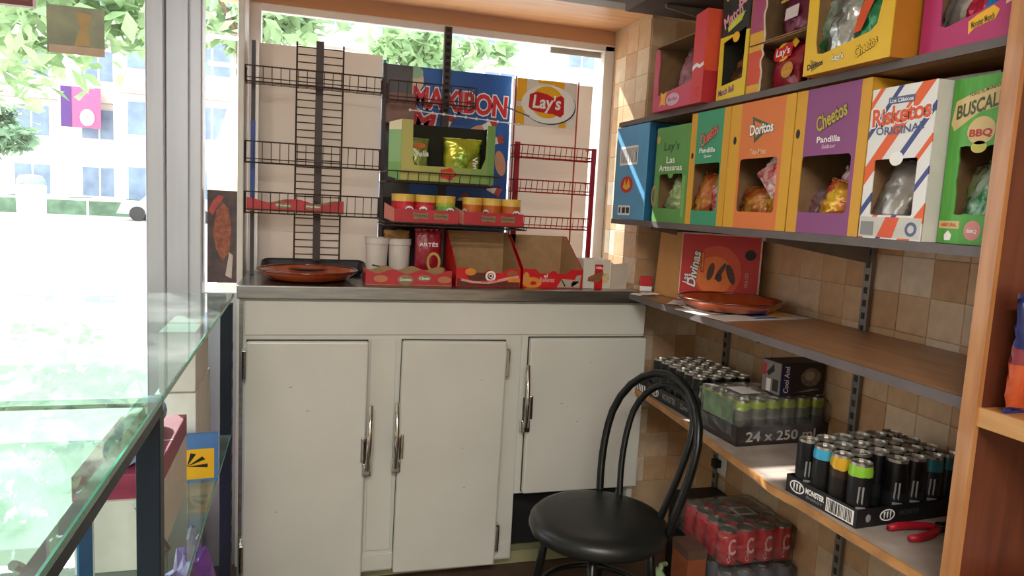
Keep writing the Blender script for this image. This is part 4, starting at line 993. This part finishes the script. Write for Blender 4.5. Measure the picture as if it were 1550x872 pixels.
decal(t, rect(-.067, -.024, .028, .042), M('kraft_print', '#D9BE84'), -.0030); text(t, '+NATURAL', -.046, .035, .034, .007, -.0037, mRED, bold=.02)
decal(t, [(-.052,.006),(-.040,.006),(-.038,.016),(-.046,.024),(-.054,.016)], mWHT, -.0030); decal(t, ell(.004, .026, .017, .018), M('round_badge', '#D98A84', .5), -.0030, 'emblem'); text(t, 'BBQ', .004, .024, .020, .008, -.0037, mWHT)
snack('green silver snack bag at the bottom of the barbecue carton', t, 0.09, 0.127, 0.04, -0.0164, 0.026, 0.024, f_green, (-.2, .3, 0), 71, .005)
snack('pale green snack bag behind in the barbecue carton', t, 0.065, 0.122, 0.035, -0.0282, 0.048, 0.032, f_lgreen, (-.2, -.2, 0), 72, .005)
t = thing('magazine', 'thin magazine with pink cover lying across the carton tops', 'magazine', (1.19, 1.13, ZS+.3085), .25, rot=(0,0,-1.45))
obj('pages', B(-.10, .10, 0, .14, 0, .006), M('paper_grey', '#B8B0AA', .7), t); obj('cover', B(-.101, .101, -.001, .141, .006, .0075), M('pink_cover', '#A8848A', .4), t)

# ---- upper row
def open_box(lab, ya, yb, h, d, X, z, outer, cat='carton', top=True, grp='upper row snack cartons'):
    t = thing('snack_carton', lab, cat, (X, ycen(ya, yb), z), R90, grp); w = ya-yb-.002
    shell(t, w, h, d, .003, outer, top=top); return t, w
rj = random.Random(9)
pinkm = stripes('carton_pink_red', (0,0,1), [(0,'#D0446A'),(.11,'#D8484E'),(.13,'#DE5238')], rough=.45)
t, w = open_box('pink carton with torn front and red orange near corner', 2.187, 1.882, .205, .26, 1.10, ZU, [stripes('carton_red_orange', (0,0,1), [(0,'#B82A34'),(.09,'#E2503A')], rough=.45), mBR])
a = w/2
flat('front_panel', t, [(-a,0),(a,0),(a,.262),(a-.062,.255),(a-.062,.070),(a-.09,.066),(-.03,.058),(-a+.035,.050),(-a+.028,.10),(-a+.034,.15),(-a+.026,.195),(-a+.01,.2),(-a,.19)], stripes('carton_pink', (1,0,0), [(-.2,'#D0446A'),(.088,'#D63A48')], rough=.45), -.0015, .0025)
obj('corner_post', B(a-.0, a+.001, -.002, .07, .10, .262), M('carton_orange_red', '#E2583A', .45), t)
decal(t, [(-.105,.012),(-.09,.02),(-.062,.014),(-.066,.034),(-.056,.058),(-.078,.05),(-.098,.058),(-.094,.036)], mYEL, -.0034, 'emblem'); decal(t, ell(-.018, .028, .042, .019), M('pale_pink_print', '#D9B0C4'), -.0034, 'emblem'); text(t, 'Bugles', -.018, .028, .055, .014, -.0040, M('magenta_print', '#A83A70', .5), bold=.02)
decal(t, [(a-.06,.095),(a-.04,.105),(a-.02,.098),(a,.104),(a,.114),(a-.02,.108),(a-.04,.116),(a-.06,.108)], mWHT, -.0034)
text(t, '10', a-.03, .032, .025, .028, -.0034, mRED)
snack('pink brown foil snack bag standing in the torn pink carton', t, .085, .155, .045, -0.005, 0.028, .03, M('pink_brown_foil', '#A8707A', .28, .12, col2='#7E4A50', scale=16, bump=.5), (-.15, .15, 0), 81, .008)
snack('yellow and black snack bag behind in the torn pink carton', t, .09, .15, .04, 0.012, 0.06, .04, M('yellow_black_foil', '#D9B82A', .3, .3, col2='#2A2420', scale=20, bump=.4), (-.2, .3, 0), 82)

yb_ = stripes('carton_black_yellow', (0,0,1), [(0,'#E8C83A'),(.175,'#222022')], rough=.45)
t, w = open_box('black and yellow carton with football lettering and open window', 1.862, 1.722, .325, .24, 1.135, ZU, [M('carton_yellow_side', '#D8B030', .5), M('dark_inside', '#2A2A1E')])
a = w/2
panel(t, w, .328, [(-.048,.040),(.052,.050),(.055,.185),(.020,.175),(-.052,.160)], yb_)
text(t, 'Match', -.012, .225, .09, .034, -.0034, M('match_pink', '#E0A0A8', .5), bold=.03, rot=.35); text(t, 'Ball', .035, .265, .05, .036, -.0034, M('match_pink', '#E0A0A8'), bold=.03, rot=.35)
decal(t, [(-.03,.185),(.03,.205),(.045,.228),(.0,.215),(-.035,.198)], M('lime_yellow', '#C8D040', .5), -.0034); decal(t, ell(-.045, .285, .010, .013), mYEL, -.0034, 'emblem'); decal(t, [(-.05,.305),(.04,.318),(.03,.324),(-.04,.312)], mWHT, -.0034)
decal(t, ell(.010, .165, .016, .014), mYEL, -.0032, 'thumb_tab'); text(t, 'Match Ball', -.02, .024, .075, .018, -.0034, M('match_purple', '#7A3A8A', .5), bold=.02, rot=.1)
snack('dark bag with orange flames inside the black and yellow carton', t, .10, .125, .04, -0.024, 0.03, .02, f_dark, (-.35, .1, 0), 83)
snack('orange bag lying low inside the black and yellow carton', t, .09, .08, .03, -0.022, .04, .008, M('orange_foil', '#D88A2A', .3, .3, col2='#6E7A4A', scale=18, bump=.4), (-.9, .1, 0), 84)

def torn(lab, z, h, om, strip, seed, bag, grp):
    t, w = open_box(lab, 1.716, 1.468, h, .25, 1.135, z, [om, mBR], grp=grp); a = w/2; rj = random.Random(seed)
    left = [(-a+.055+rj.uniform(-.006,.006), h*(i/9)) for i in range(10)]
    flat('front_flap', t, [(-a,0)]+left+[(-a,h)], strip, -.0015, .0025)
    flat('torn_edge', t, left+[(x+.004+rj.uniform(0,.003), zz) for x, zz in left[::-1]], M('torn_card', '#D8C8B0', .9), -.0012, .002)
    bag(t); return t
redy = stripes('flap_red_yellow', (0,0,1), [(0,'#E0A83A'),(.022,'#D8503A'),(.098,'#D8503A'),(.108,'#E0A83A')], rough=.45)
puy = stripes('flap_purple_yellow', (0,0,1), [(0,'#DDA838'),(.030,'#A8486E')], rough=.45)
def deco1(b):
    lays_mark(b, -.005, .085, .055, -.0235); decal(b, ell(.025, .038, .022, .02), M('crisp_gold', '#C9903A', .5, var=.2, scale=80), -.0235); decal(b, [(.015,.105),(.03,.118),(.048,.105),(.036,.092)], mYEL, -.0215)
def deco2(b):
    decal(b, rect(-.02, .03, .035, .065), M('bag_white_patch', '#D9C9C8', .5), -.0225); text(b, 'Ondas', .0, .11, .07, .02, -.0235, M('match_pink', '#E0A0A8'), bold=.02); decal(b, rect(-.045, .045, .085, .092), mGLD, -.0222)
torn('torn open red carton holding a red crisp bag, lower of two', ZU, .122, M('carton_red_side', '#C8502E', .5), redy, 3, lambda t: snack('red crisp bag with round yellow mark in the lower torn carton', t, .115, .112, .04, -0.01, .035, .006, M('deep_red_foil', '#9C1B30'), (-.12, .05, 0), 85, .004, None, deco1), 'torn stacked cartons')
torn('torn open purple carton stacked on the red torn carton', ZU+.1265, .16, M('carton_purple_side', '#8A3A58', .5), puy, 6, lambda t: snack('dark purple crisp bag in the upper torn carton', t, .105, .14, .04, 0.012, .035, .006, M('plum_foil', '#6E1C3A', .3, .2, var=.2, scale=18, bump=.3), (-.1, -.05, 0), 86, .004, None, deco2), 'torn stacked cartons')

# yellow carton
ym = M('carton_bright_yellow', '#E6B92C', .45, var=.03)
t, w = open_box('bright yellow carton with cut out front full of silver and green bags', 1.432, 1.176, .285, .26, 1.092, ZU, [M('carton_amber_side', '#B8781E', .5, var=.04), mBR], top=False)
a = w/2
flat('front_panel', t, [(-a,0),(a,0),(a,.285),(.096,.285),(.094,.11),(.086,.072),(.07,.060),(-.066,.040),(-.086,.044),(-.093,.07),(-.096,.20),(-.10,.215),(-a,.215)], ym, -.0015, .0025)
text(t, 'Doritos', -.088, .020, .05, .013, -.0034, M('dark_outline', '#2A2420'), bold=.04, rot=.12); decal(t, [(-.105,.034),(-.065,.018),(-.098,.006)], M('amber_print', '#A8802A', .5), -.0029)
text(t, "Lay's", -.018, .024, .034, .016, -.0034, mWHT, bold=.02, outline=M('amber_dark', '#8A6A2A', .5), ow=.06); script(t, 'Cheetos', .062, .032, .062, .022, ym, .30)
lt = bpy.data.objects.new('side_print', None); COL.objects.link(lt); lt.parent = t; lt.location = (a, .05, 0); lt.rotation_euler = (0, 0, PI/2)
text(lt, 'Dorit', .06, .165, .11, .042, -.0008, M('brown_print', '#5E1E0E', .5), bold=.05); decal(lt, [(.02,.14),(.11,.145),(.06,.105)], M('brown_print', '#5E1E0E'), -.0006, 'emblem', holes=[[(.035,.137),(.09,.14),(.06,.115)]])
snack('silver snack bag standing front left in the yellow carton', t, .09, .215, .05, -0.0606, 0.032, .012, mFOIL, (-.12, .12, 0), 91, .008)
snack('dark green snack bag wedged at the left of the yellow carton', t, .06, .17, .04, -0.115, 0.05, .012, f_green, (-.1, -.05, .2), 92)
def deco3(b): decal(b, [(-.025,.05),(.0,.055),(.012,.10),(.02,.12),(-.005,.14),(-.02,.10)], M('orange_flame', '#E0562A', .5), -.0255); decal(b, rect(-.03, .03, .02, .04), mWHT, -.022)
snack('green snack bag with orange flame at the right of the yellow carton', t, .10, .20, .045, 0.0178, 0.034, .016, M('emerald_foil', '#1F7A44', .28, .3, var=.3, scale=15, bump=.4), (-.12, .12, -.1), 93, .006, None, deco3)
snack('second silver snack bag behind in the yellow carton', t, .10, .20, .04, -0.036, 0.07, .02, mFOIL, (-.1, .2, 0), 94, .008)
# magenta carton
t, w = open_box('magenta carton with blue and red bags beside the wooden divider', 1.166, .950, .26, .24, 1.150, ZU, [M('carton_magenta', '#B8326E', .45), mBR], top=False)
a = w/2
flat('front_panel', t, [(-a,0),(a,0),(a,.09),(.085,.09),(.06,.07),(.03,.062),(-.05,.046),(-.064,.052),(-.066,.11),(-.06,.26),(-a,.26)], M('carton_magenta', '#B8326E'), -.0015, .0025)
decal(t, [(.0,.022),(.012,.032),(.052,.040),(.058,.054),(.046,.064),(.014,.054),(-.002,.046)], mYEL, -.0034, 'emblem'); text(t, 'Monster Munch', .027, .042, .045, .012, -.0040, M('olive_dark_print', '#4A5230'), bold=.02, rot=.2); decal(t, [(.068,.06),(.09,.066),(.088,.095),(.07,.09)], M('cream_print', '#E6C49E'), -.0034, 'emblem')
snack('blue snack bag at the right of the magenta carton', t, .09, .17, .05, 0.0178, 0.034, .03, f_blue, (-.2, .35, 0), 95, .007)
snack('red snack bag in the middle of the magenta carton', t, .07, .16, .04, -0.042, 0.04, .03, M('crimson_foil', '#C01E3A', .28, .3, var=.2, scale=18, bump=.4), (-.2, .4, 0), 96, .006)
snack('grey and white snack bag at the left of the magenta carton', t, .07, .17, .04, -0.077, 0.04, .03, M('grey_foil', '#A8A29A'), (-.15, .2, 0), 97, .006)
snack('yellow snack bag top right in the magenta carton', t, .06, .08, .03, 0.012, 0.06, .09, f_yel, (-.2, .2, 0), 98, .004)

# ------------------------------------------------------------------ things on the middle wood shelf
ZM = 1.0532
t = thing('confectionery_box', 'large red box lid with glowing orange circle behind the brown plate', 'box', (1.272, 2.235, ZM), rot=(-.045, 0, -.66))
w, h = .268, .236
obj('body', B(0, w, 0, .05, 0, h), M('box_dark_side', '#5E2A20', .6), t, bevel=.001)
flat('front_panel', t, rect(0, w, 0, h), M('box_pale_rim', '#D8B8A8', .5), -.001, .002)
decal(t, rect(.004, w-.006, .003, h-.005), M('box_red', '#C4161A', .4, var=.05), -.0024); decal(t, ell(.125, .105, .082, .090, 32), M('box_orange_red', '#DD4A1C', .4), -.0030); decal(t, ell(.118, .092, .062, .066, 32), M('box_orange', '#EE7A22', .4), -.0036)
for cx, cz, rx, rz, a_ in ((.105,.105,.011,.032,-.2),(.138,.108,.008,.034,-.5),(.172,.100,.012,.036,.35),(.135,.085,.010,.014,0)): decal(t, ell(cx, cz, rx, rz, 16, a_), M('praline_dark', '#4A1E14', .4), -.0042)
text(t, 'Las', .022, .075, .034, .020, -.0044, mWHT, rot=PI/2, bold=.02, shear=.2, outline=M('praline_dark', '#4A1E14'), ow=.05); text(t, 'Divinas', .048, .110, .125, .030, -.0044, mWHT, rot=PI/2-.1, bold=.03, shear=.2, outline=M('praline_dark', '#4A1E14'), ow=.05)
decal(t, rect(.070, .082, .10, .175), M('box_red', '#C4161A'), -.0042); text(t, 'ALMENDRA', .076, .1375, .065, .007, -.0050, mYEL, rot=PI/2)
decal(t, ell(.232, .170, .018, .018, 20), mBLK, -.0032, 'emblem'); text(t, 'DULCES', .225, .085, .05, .010, -.0032, M('box_pale_rim', '#D8B8A8'), rot=PI/2)
flat('side_flap', t, [(0,0),(.155,.005),(.14,h-.004),(0,h)], M('flap_tan', '#C99458', .7, var=.05), 0, .002, loc=(0,.002,0), rot=(0,0,2.30))
t = thing('price_leaflet', 'white leaflet with blue and yellow print under the brown plate', 'leaflet', (1.31, 1.90, ZM), rot=(0,0,.15))
obj('sheet', B(-.17, .17, -.115, .115, 0, .0012), M('leaflet_white', '#E4DFD6', .5, var=.03), t)
for x0, x1, y0, y1, m in ((-.02,.06,-.06,.06,M('leaflet_blue','#2A5A9A',.5)),(.07,.14,-.08,.05,mYEL),(-.14,-.05,-.02,.0,mGRY),(-.14,-.06,.02,.03,mGRY),(-.03,.06,-.095,-.075,M('leaflet_blue','#2A5A9A'))):
    obj('printed_block', B(x0, x1, y0, y1, .0012, .0015), m, t)
plate('smaller brown glazed plate on the leaflet before the red box', (1.315, 1.982, ZM+.0016), .165, 0)
for i, (x, y, r, w, d, lab) in enumerate(((1.195, 2.33, .3, .10, .05, 'crumpled white receipt beside the pier end of wood shelf'), (1.215, 2.12, .9, .13, .06, 'white receipt strip at the left edge of brown plate'), (1.19, 1.99, -.2, .06, .10, 'sunlit paper slip at the front edge of wood shelf'))):
    t = thing('paper_slip', lab, 'paper', (x, y, ZM), r); bm = NB(); n = 6
    v = [[bm.verts.new((-w/2+w*a/n, s*d/2, .001+.004*abs(math.sin(a*1.3+i)))) for a in range(n+1)] for s in (-1, 1)]
    for a in range(n): bm.faces.new((v[0][a], v[0][a+1], v[1][a+1], v[1][a]))
    o = obj('sheet', bm, M('receipt_white', '#ECE8E0', .6, var=.02), t); md = o.modifiers.new('s', 'SOLIDIFY'); md.thickness = .0006
t = thing('red_packet', 'small red and white packet at the pier end of wood shelf', 'packet', (1.26, 2.46, ZM), -.3)
obj('body', B(-.022, .022, -.012, .012, .018, .055), mRED, t, bevel=.001); obj('white_base', B(-.022, .022, -.012, .012, 0, .018), mWHT, t)
t = thing('blue_snack_bag', 'dark blue snack bag with orange picture on the shelf right of divider', 'bag', (1.205, .882, 1.0495), .05)
pillow(.17, .20, .055, stripes('blue_orange_bag', (0,0,1), [(0,'#1C2A6E'),(.022,'#B8502A'),(.10,'#7A2A34'),(.125,'#1A2458')], rough=.35, wob=.03), t, seed=5, amp=.004)
decal(t, rect(-.07, .06, .03, .038), M('cream_print', '#E6C49E'), -.028); decal(t, rect(-.07, .06, .045, .053), M('cream_print', '#E6C49E'), -.030)

# ------------------------------------------------------------------ drink cans
def can_parts(r, h, mat, lidmat=mALU):
    bm = NB(); lathe(bm, [(0,.004),(r*.72,.004),(r*.78,0),(r*.97,.010),(r,.016),(r,h-.018),(r*.93,h-.006)], 16)
    bmesh.ops.recalc_face_normals(bm, faces=bm.faces[:]); me = bpy.data.meshes.new('can_body'); bm.to_mesh(me); bm.free(); me.materials.append(mat); me.polygons.foreach_set('use_smooth', [True]*len(me.polygons))
    bm = NB(); lathe(bm, [(r*.93,h-.006),(r*.90,h),(r*.86,h),(r*.82,h-.005),(0,h-.005)], 16); box(bm, -r*.18, r*.18, -r*.1, r*.5, h-.005, h-.0035)
    bmesh.ops.recalc_face_normals(bm, faces=bm.faces[:]); m2 = bpy.data.meshes.new('lid'); bm.to_mesh(m2); bm.free(); m2.materials.append(lidmat)
    return me, m2
ORD = ['first', 'second', 'third', 'fourth', 'fifth', 'sixth']
def can_thing(meshes, loc, lab, grp, name='drink_can', rz=0.0):
    t = thing(name, lab, 'can', loc, rz, grp); link('can_body', meshes[0], None, t); link('lid', meshes[1], None, t); return t
def tray(name, lab, loc, rz, w, d, hh, mat):
    t = thing(name, lab, 'tray', loc, rz)
    obj('base', B(0, w, 0, d, 0, .003), mat, t)
    for nm, a in (('front_wall', (0,w,-.002,0)), ('back_wall', (0,w,d,d+.002)), ('side_wall', (-.002,0,-.002,d+.002)), ('side_wall', (w,w+.002,-.002,d+.002))): obj(nm, B(*a, 0, hh), mat, t)
    return t
mTR = M('black_card', '#17181A', .45)
lidm = M('can_lid', '#A9A59C', .3, .9, var=.08)
CM = {'black': can_parts(.0255, .134, stripes('can_black', (0,0,1), [(0,'#1B1C1E'),(.03,'#26282A'),(.06,'#141516')], rough=.3, metal=.3), lidm),
      'blue': can_parts(.0255, .134, stripes('can_blue', (0,0,1), [(0,'#17181A'),(.105,'#3FA8D0')], rough=.3, metal=.2), lidm),
      'green': can_parts(.0255, .134, stripes('can_green', (0,0,1), [(0,'#17181A'),(.109,'#8FC83A')], rough=.3, metal=.2, wob=.01), lidm),
      'yellow': can_parts(.0255, .134, stripes('can_yellow', (0,0,1), [(0,'#1E1A18'),(.09,'#3A2A20'),(.112,'#D8A82A')], rough=.3, metal=.2, wob=.02), lidm),
      'teal': can_parts(.0255, .134, stripes('can_teal', (0,0,1), [(0,'#1C2226'),(.10,'#2A6E78')], rough=.3, metal=.2), lidm)}
# open tray on the right
tx, ty, trz = 1.156, 1.200, math.radians(4)
t = tray('can_tray', 'black open tray of mixed energy drinks near the divider', (tx, ty, .6965), trz, .318, .212, .042, mTR)
def clawlogo(par, cx, cz, s, y):
    decal(par, ell(cx, cz, s, s*.62, 20), mWHT, y, 'emblem', holes=[ell(cx, cz, s*.85, s*.48, 20)])
    for k in (-.4, 0, .4): decal(par, [(cx+s*(k-.1),cz+s*.35),(cx+s*(k+.12),cz+s*.35),(cx+s*(k+.05),cz-s*.35),(cx+s*(k-.05),cz-s*.3)], mWHT, y, 'emblem')
ls = bpy.data.objects.new('side_print', None); COL.objects.link(ls); ls.parent = t; ls.location = (-.002, .212, 0); ls.rotation_euler = (0, 0, -PI/2)
clawlogo(ls, .035, .022, .024, -.0006); text(ls, 'MONSTER', .092, .025, .058, .014, -.0008, mWHT, bold=.04); text(ls, 'ENERGY', .092, .011, .05, .006, -.0008, mGRY)
decal(ls, rect(.127, .206, .004, .036), mWHT, -.0006)
for i in range(18): decal(ls, rect(.131+.004*i, .131+.004*i+random.uniform(.001,.003), .007, .034), mBLK, -.0012, 'barcode_bar')
clawlogo(t, .085, .022, .022, -.0026); text(t, 'MONSTER', .15, .024, .06, .012, -.0028, M('dim_grey_print', '#4A4C4E', .5), bold=.03); decal(t, ell(.03, .02, .007, .009), mGRY, -.0026)
kinds = {(0,0):'green',(0,1):'yellow',(0,2):'blue',(0,3):'black',(1,3):'black',(2,3):'teal',(4,0):'teal',(5,0):'teal'}
cs, sn = math.cos(trz), math.sin(trz)
KN = {'black':'black','blue':'blue topped','green':'lime topped','yellow':'yellow and orange','teal':'teal topped'}
for i in range(6):
    for j in range(4):
        if (i, j) == (1, 0): continue
        lx, ly = .0275+.0526*i, .0275+.0523*j; k = kinds.get((i, j), 'black')
        lab = {(0,0): 'lime topped black can at the nearest left corner of the mixed tray', (0,2): 'blue topped black can on the left edge of the mixed tray'}.get((i, j),
              '%s can in %s row from the front, %s column of the mixed tray' % (KN[k], ORD[j], ORD[i]))
        can_thing(CM[k], (tx+lx*cs-ly*sn, ty+lx*sn+ly*cs, .7), lab, 'cans in the open mixed tray', rz=random.uniform(0, 6))
        if (i, j) in ((0,0),(0,3),(2,0),(3,0),(4,0)):
            c = [o for o in bpy.data.objects if o.name.startswith('drink_can')][-1]; c.rotation_euler = (0,0,-.5)
            decal(c, [(-.008,.085),(-.004,.085),(-.006,.045),(-.009,.05)], mGRY, -.0262, 'claw_mark'); decal(c, [(0,.085),(.004,.085),(.003,.045),(.0,.05)], mGRY, -.0262, 'claw_mark'); decal(c, rect(-.010, .010, .034, .040), mGRY, -.0262, 'claw_mark')
# dark tray at the far end
dx, dy = 1.212, 1.968
t = tray('can_tray', 'black open tray of dark cans at the far end of the low shelf', (dx, dy, .6965), 0, .214, .322, .045, mTR)
ls = bpy.data.objects.new('side_print', None); COL.objects.link(ls); ls.parent = t; ls.location = (-.002, .322, 0); ls.rotation_euler = (0, 0, -PI/2)
text(ls, 'MONSTER', .16, .024, .09, .022, -.0008, mGRY, bold=.03); text(ls, 'Zero', .26, .024, .05, .018, -.0008, mGRY); clawlogo(ls, .06, .023, .026, -.0008)
dg = can_parts(.0255, .134, stripes('can_dark_green', (0,0,1), [(0,'#141A16'),(.05,'#1C2620'),(.09,'#10140F')], rough=.3, metal=.2), lidm)
for i in range(4):
    for j in range(6):
        can_thing(dg, (dx+.0275+.0526*i, dy+.0275+.0532*j, .7), 'dark can in %s row, %s column of the far dark tray' % (ORD[j], ORD[i]), 'cans in the far dark tray', rz=random.uniform(0,6))
t = thing('patterned_cloth', 'folded cloth with white lattice pattern at the far left of low shelf', 'cloth', (1.21, 2.335, .6965), 0)
obj('fold', B(-.01, .12, -.035, .06, 0, .03), M('cloth_dark', '#2A2628', .9), t, bevel=.006)
bm = NB()
for k in range(7): box(bm, -.0115, -.0102, -.03+.013*k, -.026+.013*k, .003, .027)
for k in range(9): box(bm, -.008+.014*k, -.004+.014*k, -.0362, -.0352, .003, .027)
obj('lattice', bm, mWHT, t)['kind'] = 'stuff'

def pack(name, lab, loc, rz, nx, ny, r, h, meshes, wrapm, pitch=None, hh=0.0, cat='multipack', traym=None, tag_patch=None):
    t = thing(name, lab, cat, loc, rz); p = pitch or 2*r+.001; w, d = p*nx, p*ny
    if traym:
        obj('tray_front', B(-.003, w+.003, -.003, -.001, 0, hh), traym, t); obj('tray_side', B(-.003, -.001, -.003, d+.003, 0, hh), traym, t)
        obj('tray_side', B(w+.001, w+.003, -.003, d+.003, 0, hh), traym, t); obj('tray_base', B(-.003, w+.003, -.003, d+.003, 0, .002), traym, t)
    for i in range(nx):
        for j in range(ny):
            c = link('can', meshes[0], None, t, (p*(i+.5), p*(j+.5), .003), (0,0,random.uniform(0,6))); link('lid', meshes[1], None, c)
    rr = random.Random(nx*ny); bm = NB()
    box(bm, -.004, w+.004, -.004, d+.004, .002, h+.006); bmesh.ops.subdivide_edges(bm, edges=bm.edges[:], cuts=5, use_grid_fill=True)
    for v in bm.verts:
        v.co += Vector((rr.uniform(-.003,.003), rr.uniform(-.003,.003), rr.uniform(-.0015,.002)))
        if v.co.z < .004: v.co.z = .001
    bmesh.ops.bevel(bm, geom=[e for e in bm.edges if len(e.link_faces) == 2 and e.calc_face_angle(0) > 1.2], offset=.012, segments=2, affect='EDGES', clamp_overlap=True)
    o = obj('shrink_wrap', bm, wrapm, t, smooth=True)
    return t, w, d
lime = can_parts(.0255, .128, stripes('can_lime', (0,0,1), [(0,'#5E5E56'),(.03,'#8A8C7C'),(.055,'#50544A'),(.08,'#74786A'),(.110,'#A8C048')], rough=.3, metal=.4, wob=.02), lidm)
t, w, d = pack('can_multipack', 'shrink wrapped pack of lime topped cans marked 24 x 250 ml', (1.206, 1.722, .6965), math.radians(2), 6, 4, .0255, .128, lime, mWRAP, .0525, .056, traym=M('dark_brown_card', '#2E2825', .55))
text(t, '24 x 250 ml', .150, .026, .245, .030, -.0036, M('pale_grey_print', '#B8B2A8', .5), bold=.02)
obj('sticker', B(.05, .115, .06, .14, .1362, .1368), mWHT, t); 
bm = NB(); box(bm, -.0052, -.0045, .02, .17, .06, .125); obj('green_print', bm, M('green_film', '#6C8466', .3, var=.3), t)
t = thing('coffee_box', 'dark carton with cup picture on top of the lime can pack', 'box', (1.352, 1.742, .8335), math.radians(2))
obj('body', B(0, .158, 0, .085, 0, .098), M('coffee_dark', '#2E2826', .45), t, bevel=.002)
decal(t, rect(.0, .036, .002, .096), M('coffee_navy', '#26265A', .45), -.0008); text(t, 'Cool And', .018, .05, .08, .018, -.0015, mWHT, rot=PI/2, shear=.2, bold=.02)
decal(t, ell(.105, .055, .036, .028, 24), M('coffee_foam', '#7A6A62', .5, var=.25, scale=60), -.0008); decal(t, ell(.10, .06, .018, .014), M('coffee_cream', '#A89688', .5, var=.2), -.0014); decal(t, [(.045,.01),(.11,.02),(.14,.018),(.10,.012)], mGRY, -.0014)
ls = bpy.data.objects.new('side_print', None); COL.objects.link(ls); ls.parent = t; ls.location = (0, .085, 0); ls.rotation_euler = (0, 0, -PI/2)
decal(ls, rect(.002, .083, .002, .096), M('coffee_grey', '#8C8480', .5), -.0008); decal(ls, rect(.002, .018, .05, .085), mRED, -.0014); decal(ls, [(.02,.06),(.05,.09),(.055,.07),(.03,.05)], mBLK, -.0014); decal(ls, rect(.022, .042, .004, .042), mWHT, -.0014); decal(ls, rect(.05, .075, .01, .045), M('coffee_dark', '#2E2826'), -.0014)
# red pliers
t = thing('pliers', 'red handled pliers lying on the low shelf beside the divider', 'pliers', (1.335, 1.155, .6965), math.radians(4))
mPL = M('red_rubber', '#B0182A', .45)
for s, nm in ((1, 'handle'), (-1, 'handle')):
    bm = NB(); tube(bm, [(-.115,s*.026,.009),(-.09,s*.028,.009),(-.05,s*.022,.009),(-.015,s*.008,.009),(0,-s*.002,.009)], [.007,.0085,.0085,.0075,.005], 10); obj(nm, bm, mPL, t, smooth=True)
bm = NB(); box(bm, 0, .045, -.012, .012, .004, .014); lathe(bm, [(0,.002),(.013,.002),(.013,.016),(0,.016)], 14, (.006,0,0)); obj('jaws', bm, M('tool_steel', '#3A3A3E', .35, .9), t, bevel=.002)
# red can pack on a second pack on a low crate
redc = can_parts(.032, .115, stripes('can_red', (0,0,1), [(0,'#C4141E'),(.05,'#D41C28')], rough=.25, metal=.35), M('olive_lid', '#8E8E80', .3, .9))
px_, py_ = 1.258, 1.813
t, w, d = pack('can_multipack', 'shrink wrapped pack of red cola cans on the floor stack', (px_, py_, .268), 0, 4, 4, .032, .115, redc, mWRAP, .0655)
for i in range(4):
    decal(t, [(.0655*(i+.5)+.016*math.cos(a), .07+.026*math.sin(a)) for a in [PI*.3+PI*1.5*k/14 for k in range(15)]]+[(.0655*(i+.5)+.009*math.cos(a), .07+.017*math.sin(a)) for a in [PI*1.8-PI*1.5*k/14 for k in range(15)]], M('pale_red_print', '#E0B0AC', .4), .0005, 'swirl_mark')
    text(t, 'Cola', .0655*(i+.5)-.012, .040, .040, .012, .0004, M('pale_red_print', '#E0B0AC'), rot=PI/2, shear=.3)
obj('sticker', B(.115, .185, .10, .16, .1222, .1228), M('label_grey', '#A8A49C', .5), t); obj('sticker_print', B(.125, .175, .11, .15, .1228, .1232), M('label_dark', '#6A665E', .5), t)
greyc = can_parts(.032, .115, stripes('can_grey', (0,0,1), [(0,'#4A4A5A'),(.06,'#6A6A78')], rough=.3, metal=.4), M('olive_lid', '#8E8E80'))
pack('can_multipack', 'grey can pack beneath the red cola cans', (px_, py_-.02, .146), 0, 4, 4, .032, .115, greyc, mWRAP, .0655)
t = thing('storage_crate', 'dark crate under the stacked can packs on the floor', 'crate', (px_, py_-.02, .001))
obj('body', B(0, .263, 0, .27, 0, .143), M('crate_dark', '#2A2422', .7), t, bevel=.004); obj('rim', B(-.002, .265, -.002, .272, .128, .140), M('crate_rim', '#3A3230', .7), t)
t = carton('orange_carton', 'tall orange brown carton left of the red can stack', 1.180, 1.246, 1.88, 1.98, .001, .30, M('orange_brown_card', '#8A4A28', .6, var=.15), cat='carton')
obj('grey_top', B(-.034, .034, -.051, .051, .27, .3012), M('brown_card_dark', '#5A4034', .7), t)
t = thing('green_bag', 'pale green plastic bag on the floor beside the chair leg', 'bag', (1.10, 1.90, .001))
bm = NB(); bmesh.ops.create_icosphere(bm, subdivisions=3, radius=.055)
for v in bm.verts: v.co *= 1+.2*math.sin(v.co.x*90+v.co.z*51)*math.cos(v.co.y*83); v.co.z = max(0, v.co.z*2.2+.11)
obj('bag_body', bm, M('pale_green_plastic', '#8FA878', .4, var=.25, scale=25), t, smooth=True); bm = NB(); tube(bm, [(-.01,0,.22),(0,0,.255),(.02,.01,.25)], .008, 6); obj('knot', bm, M('pale_green_plastic', '#8FA878'), t)
t = thing('black_pack', 'black pack with white lettering behind the red can stack', 'box', (1.33, 2.12, .001))
obj('body', B(0, .19, 0, .16, 0, .33), M('black_pack', '#1A1A1C', .45), t, bevel=.003); text(t, 'ml', .17, .27, .05, .03, -.001, mGRY, rot=PI/2); text(t, '330', .17, .20, .06, .03, -.001, mGRY, rot=PI/2)
t = thing('wall_socket', 'white wall socket with black plug under the low shelf', 'socket', (XW-.006, 2.26, .43), -PI/2)
obj('plate', B(-.04, .04, -.008, 0, -.04, .04), mWHT, t, bevel=.002); obj('plug', B(-.015, .015, -.035, -.008, -.015, .015), mBLK, t, bevel=.003)
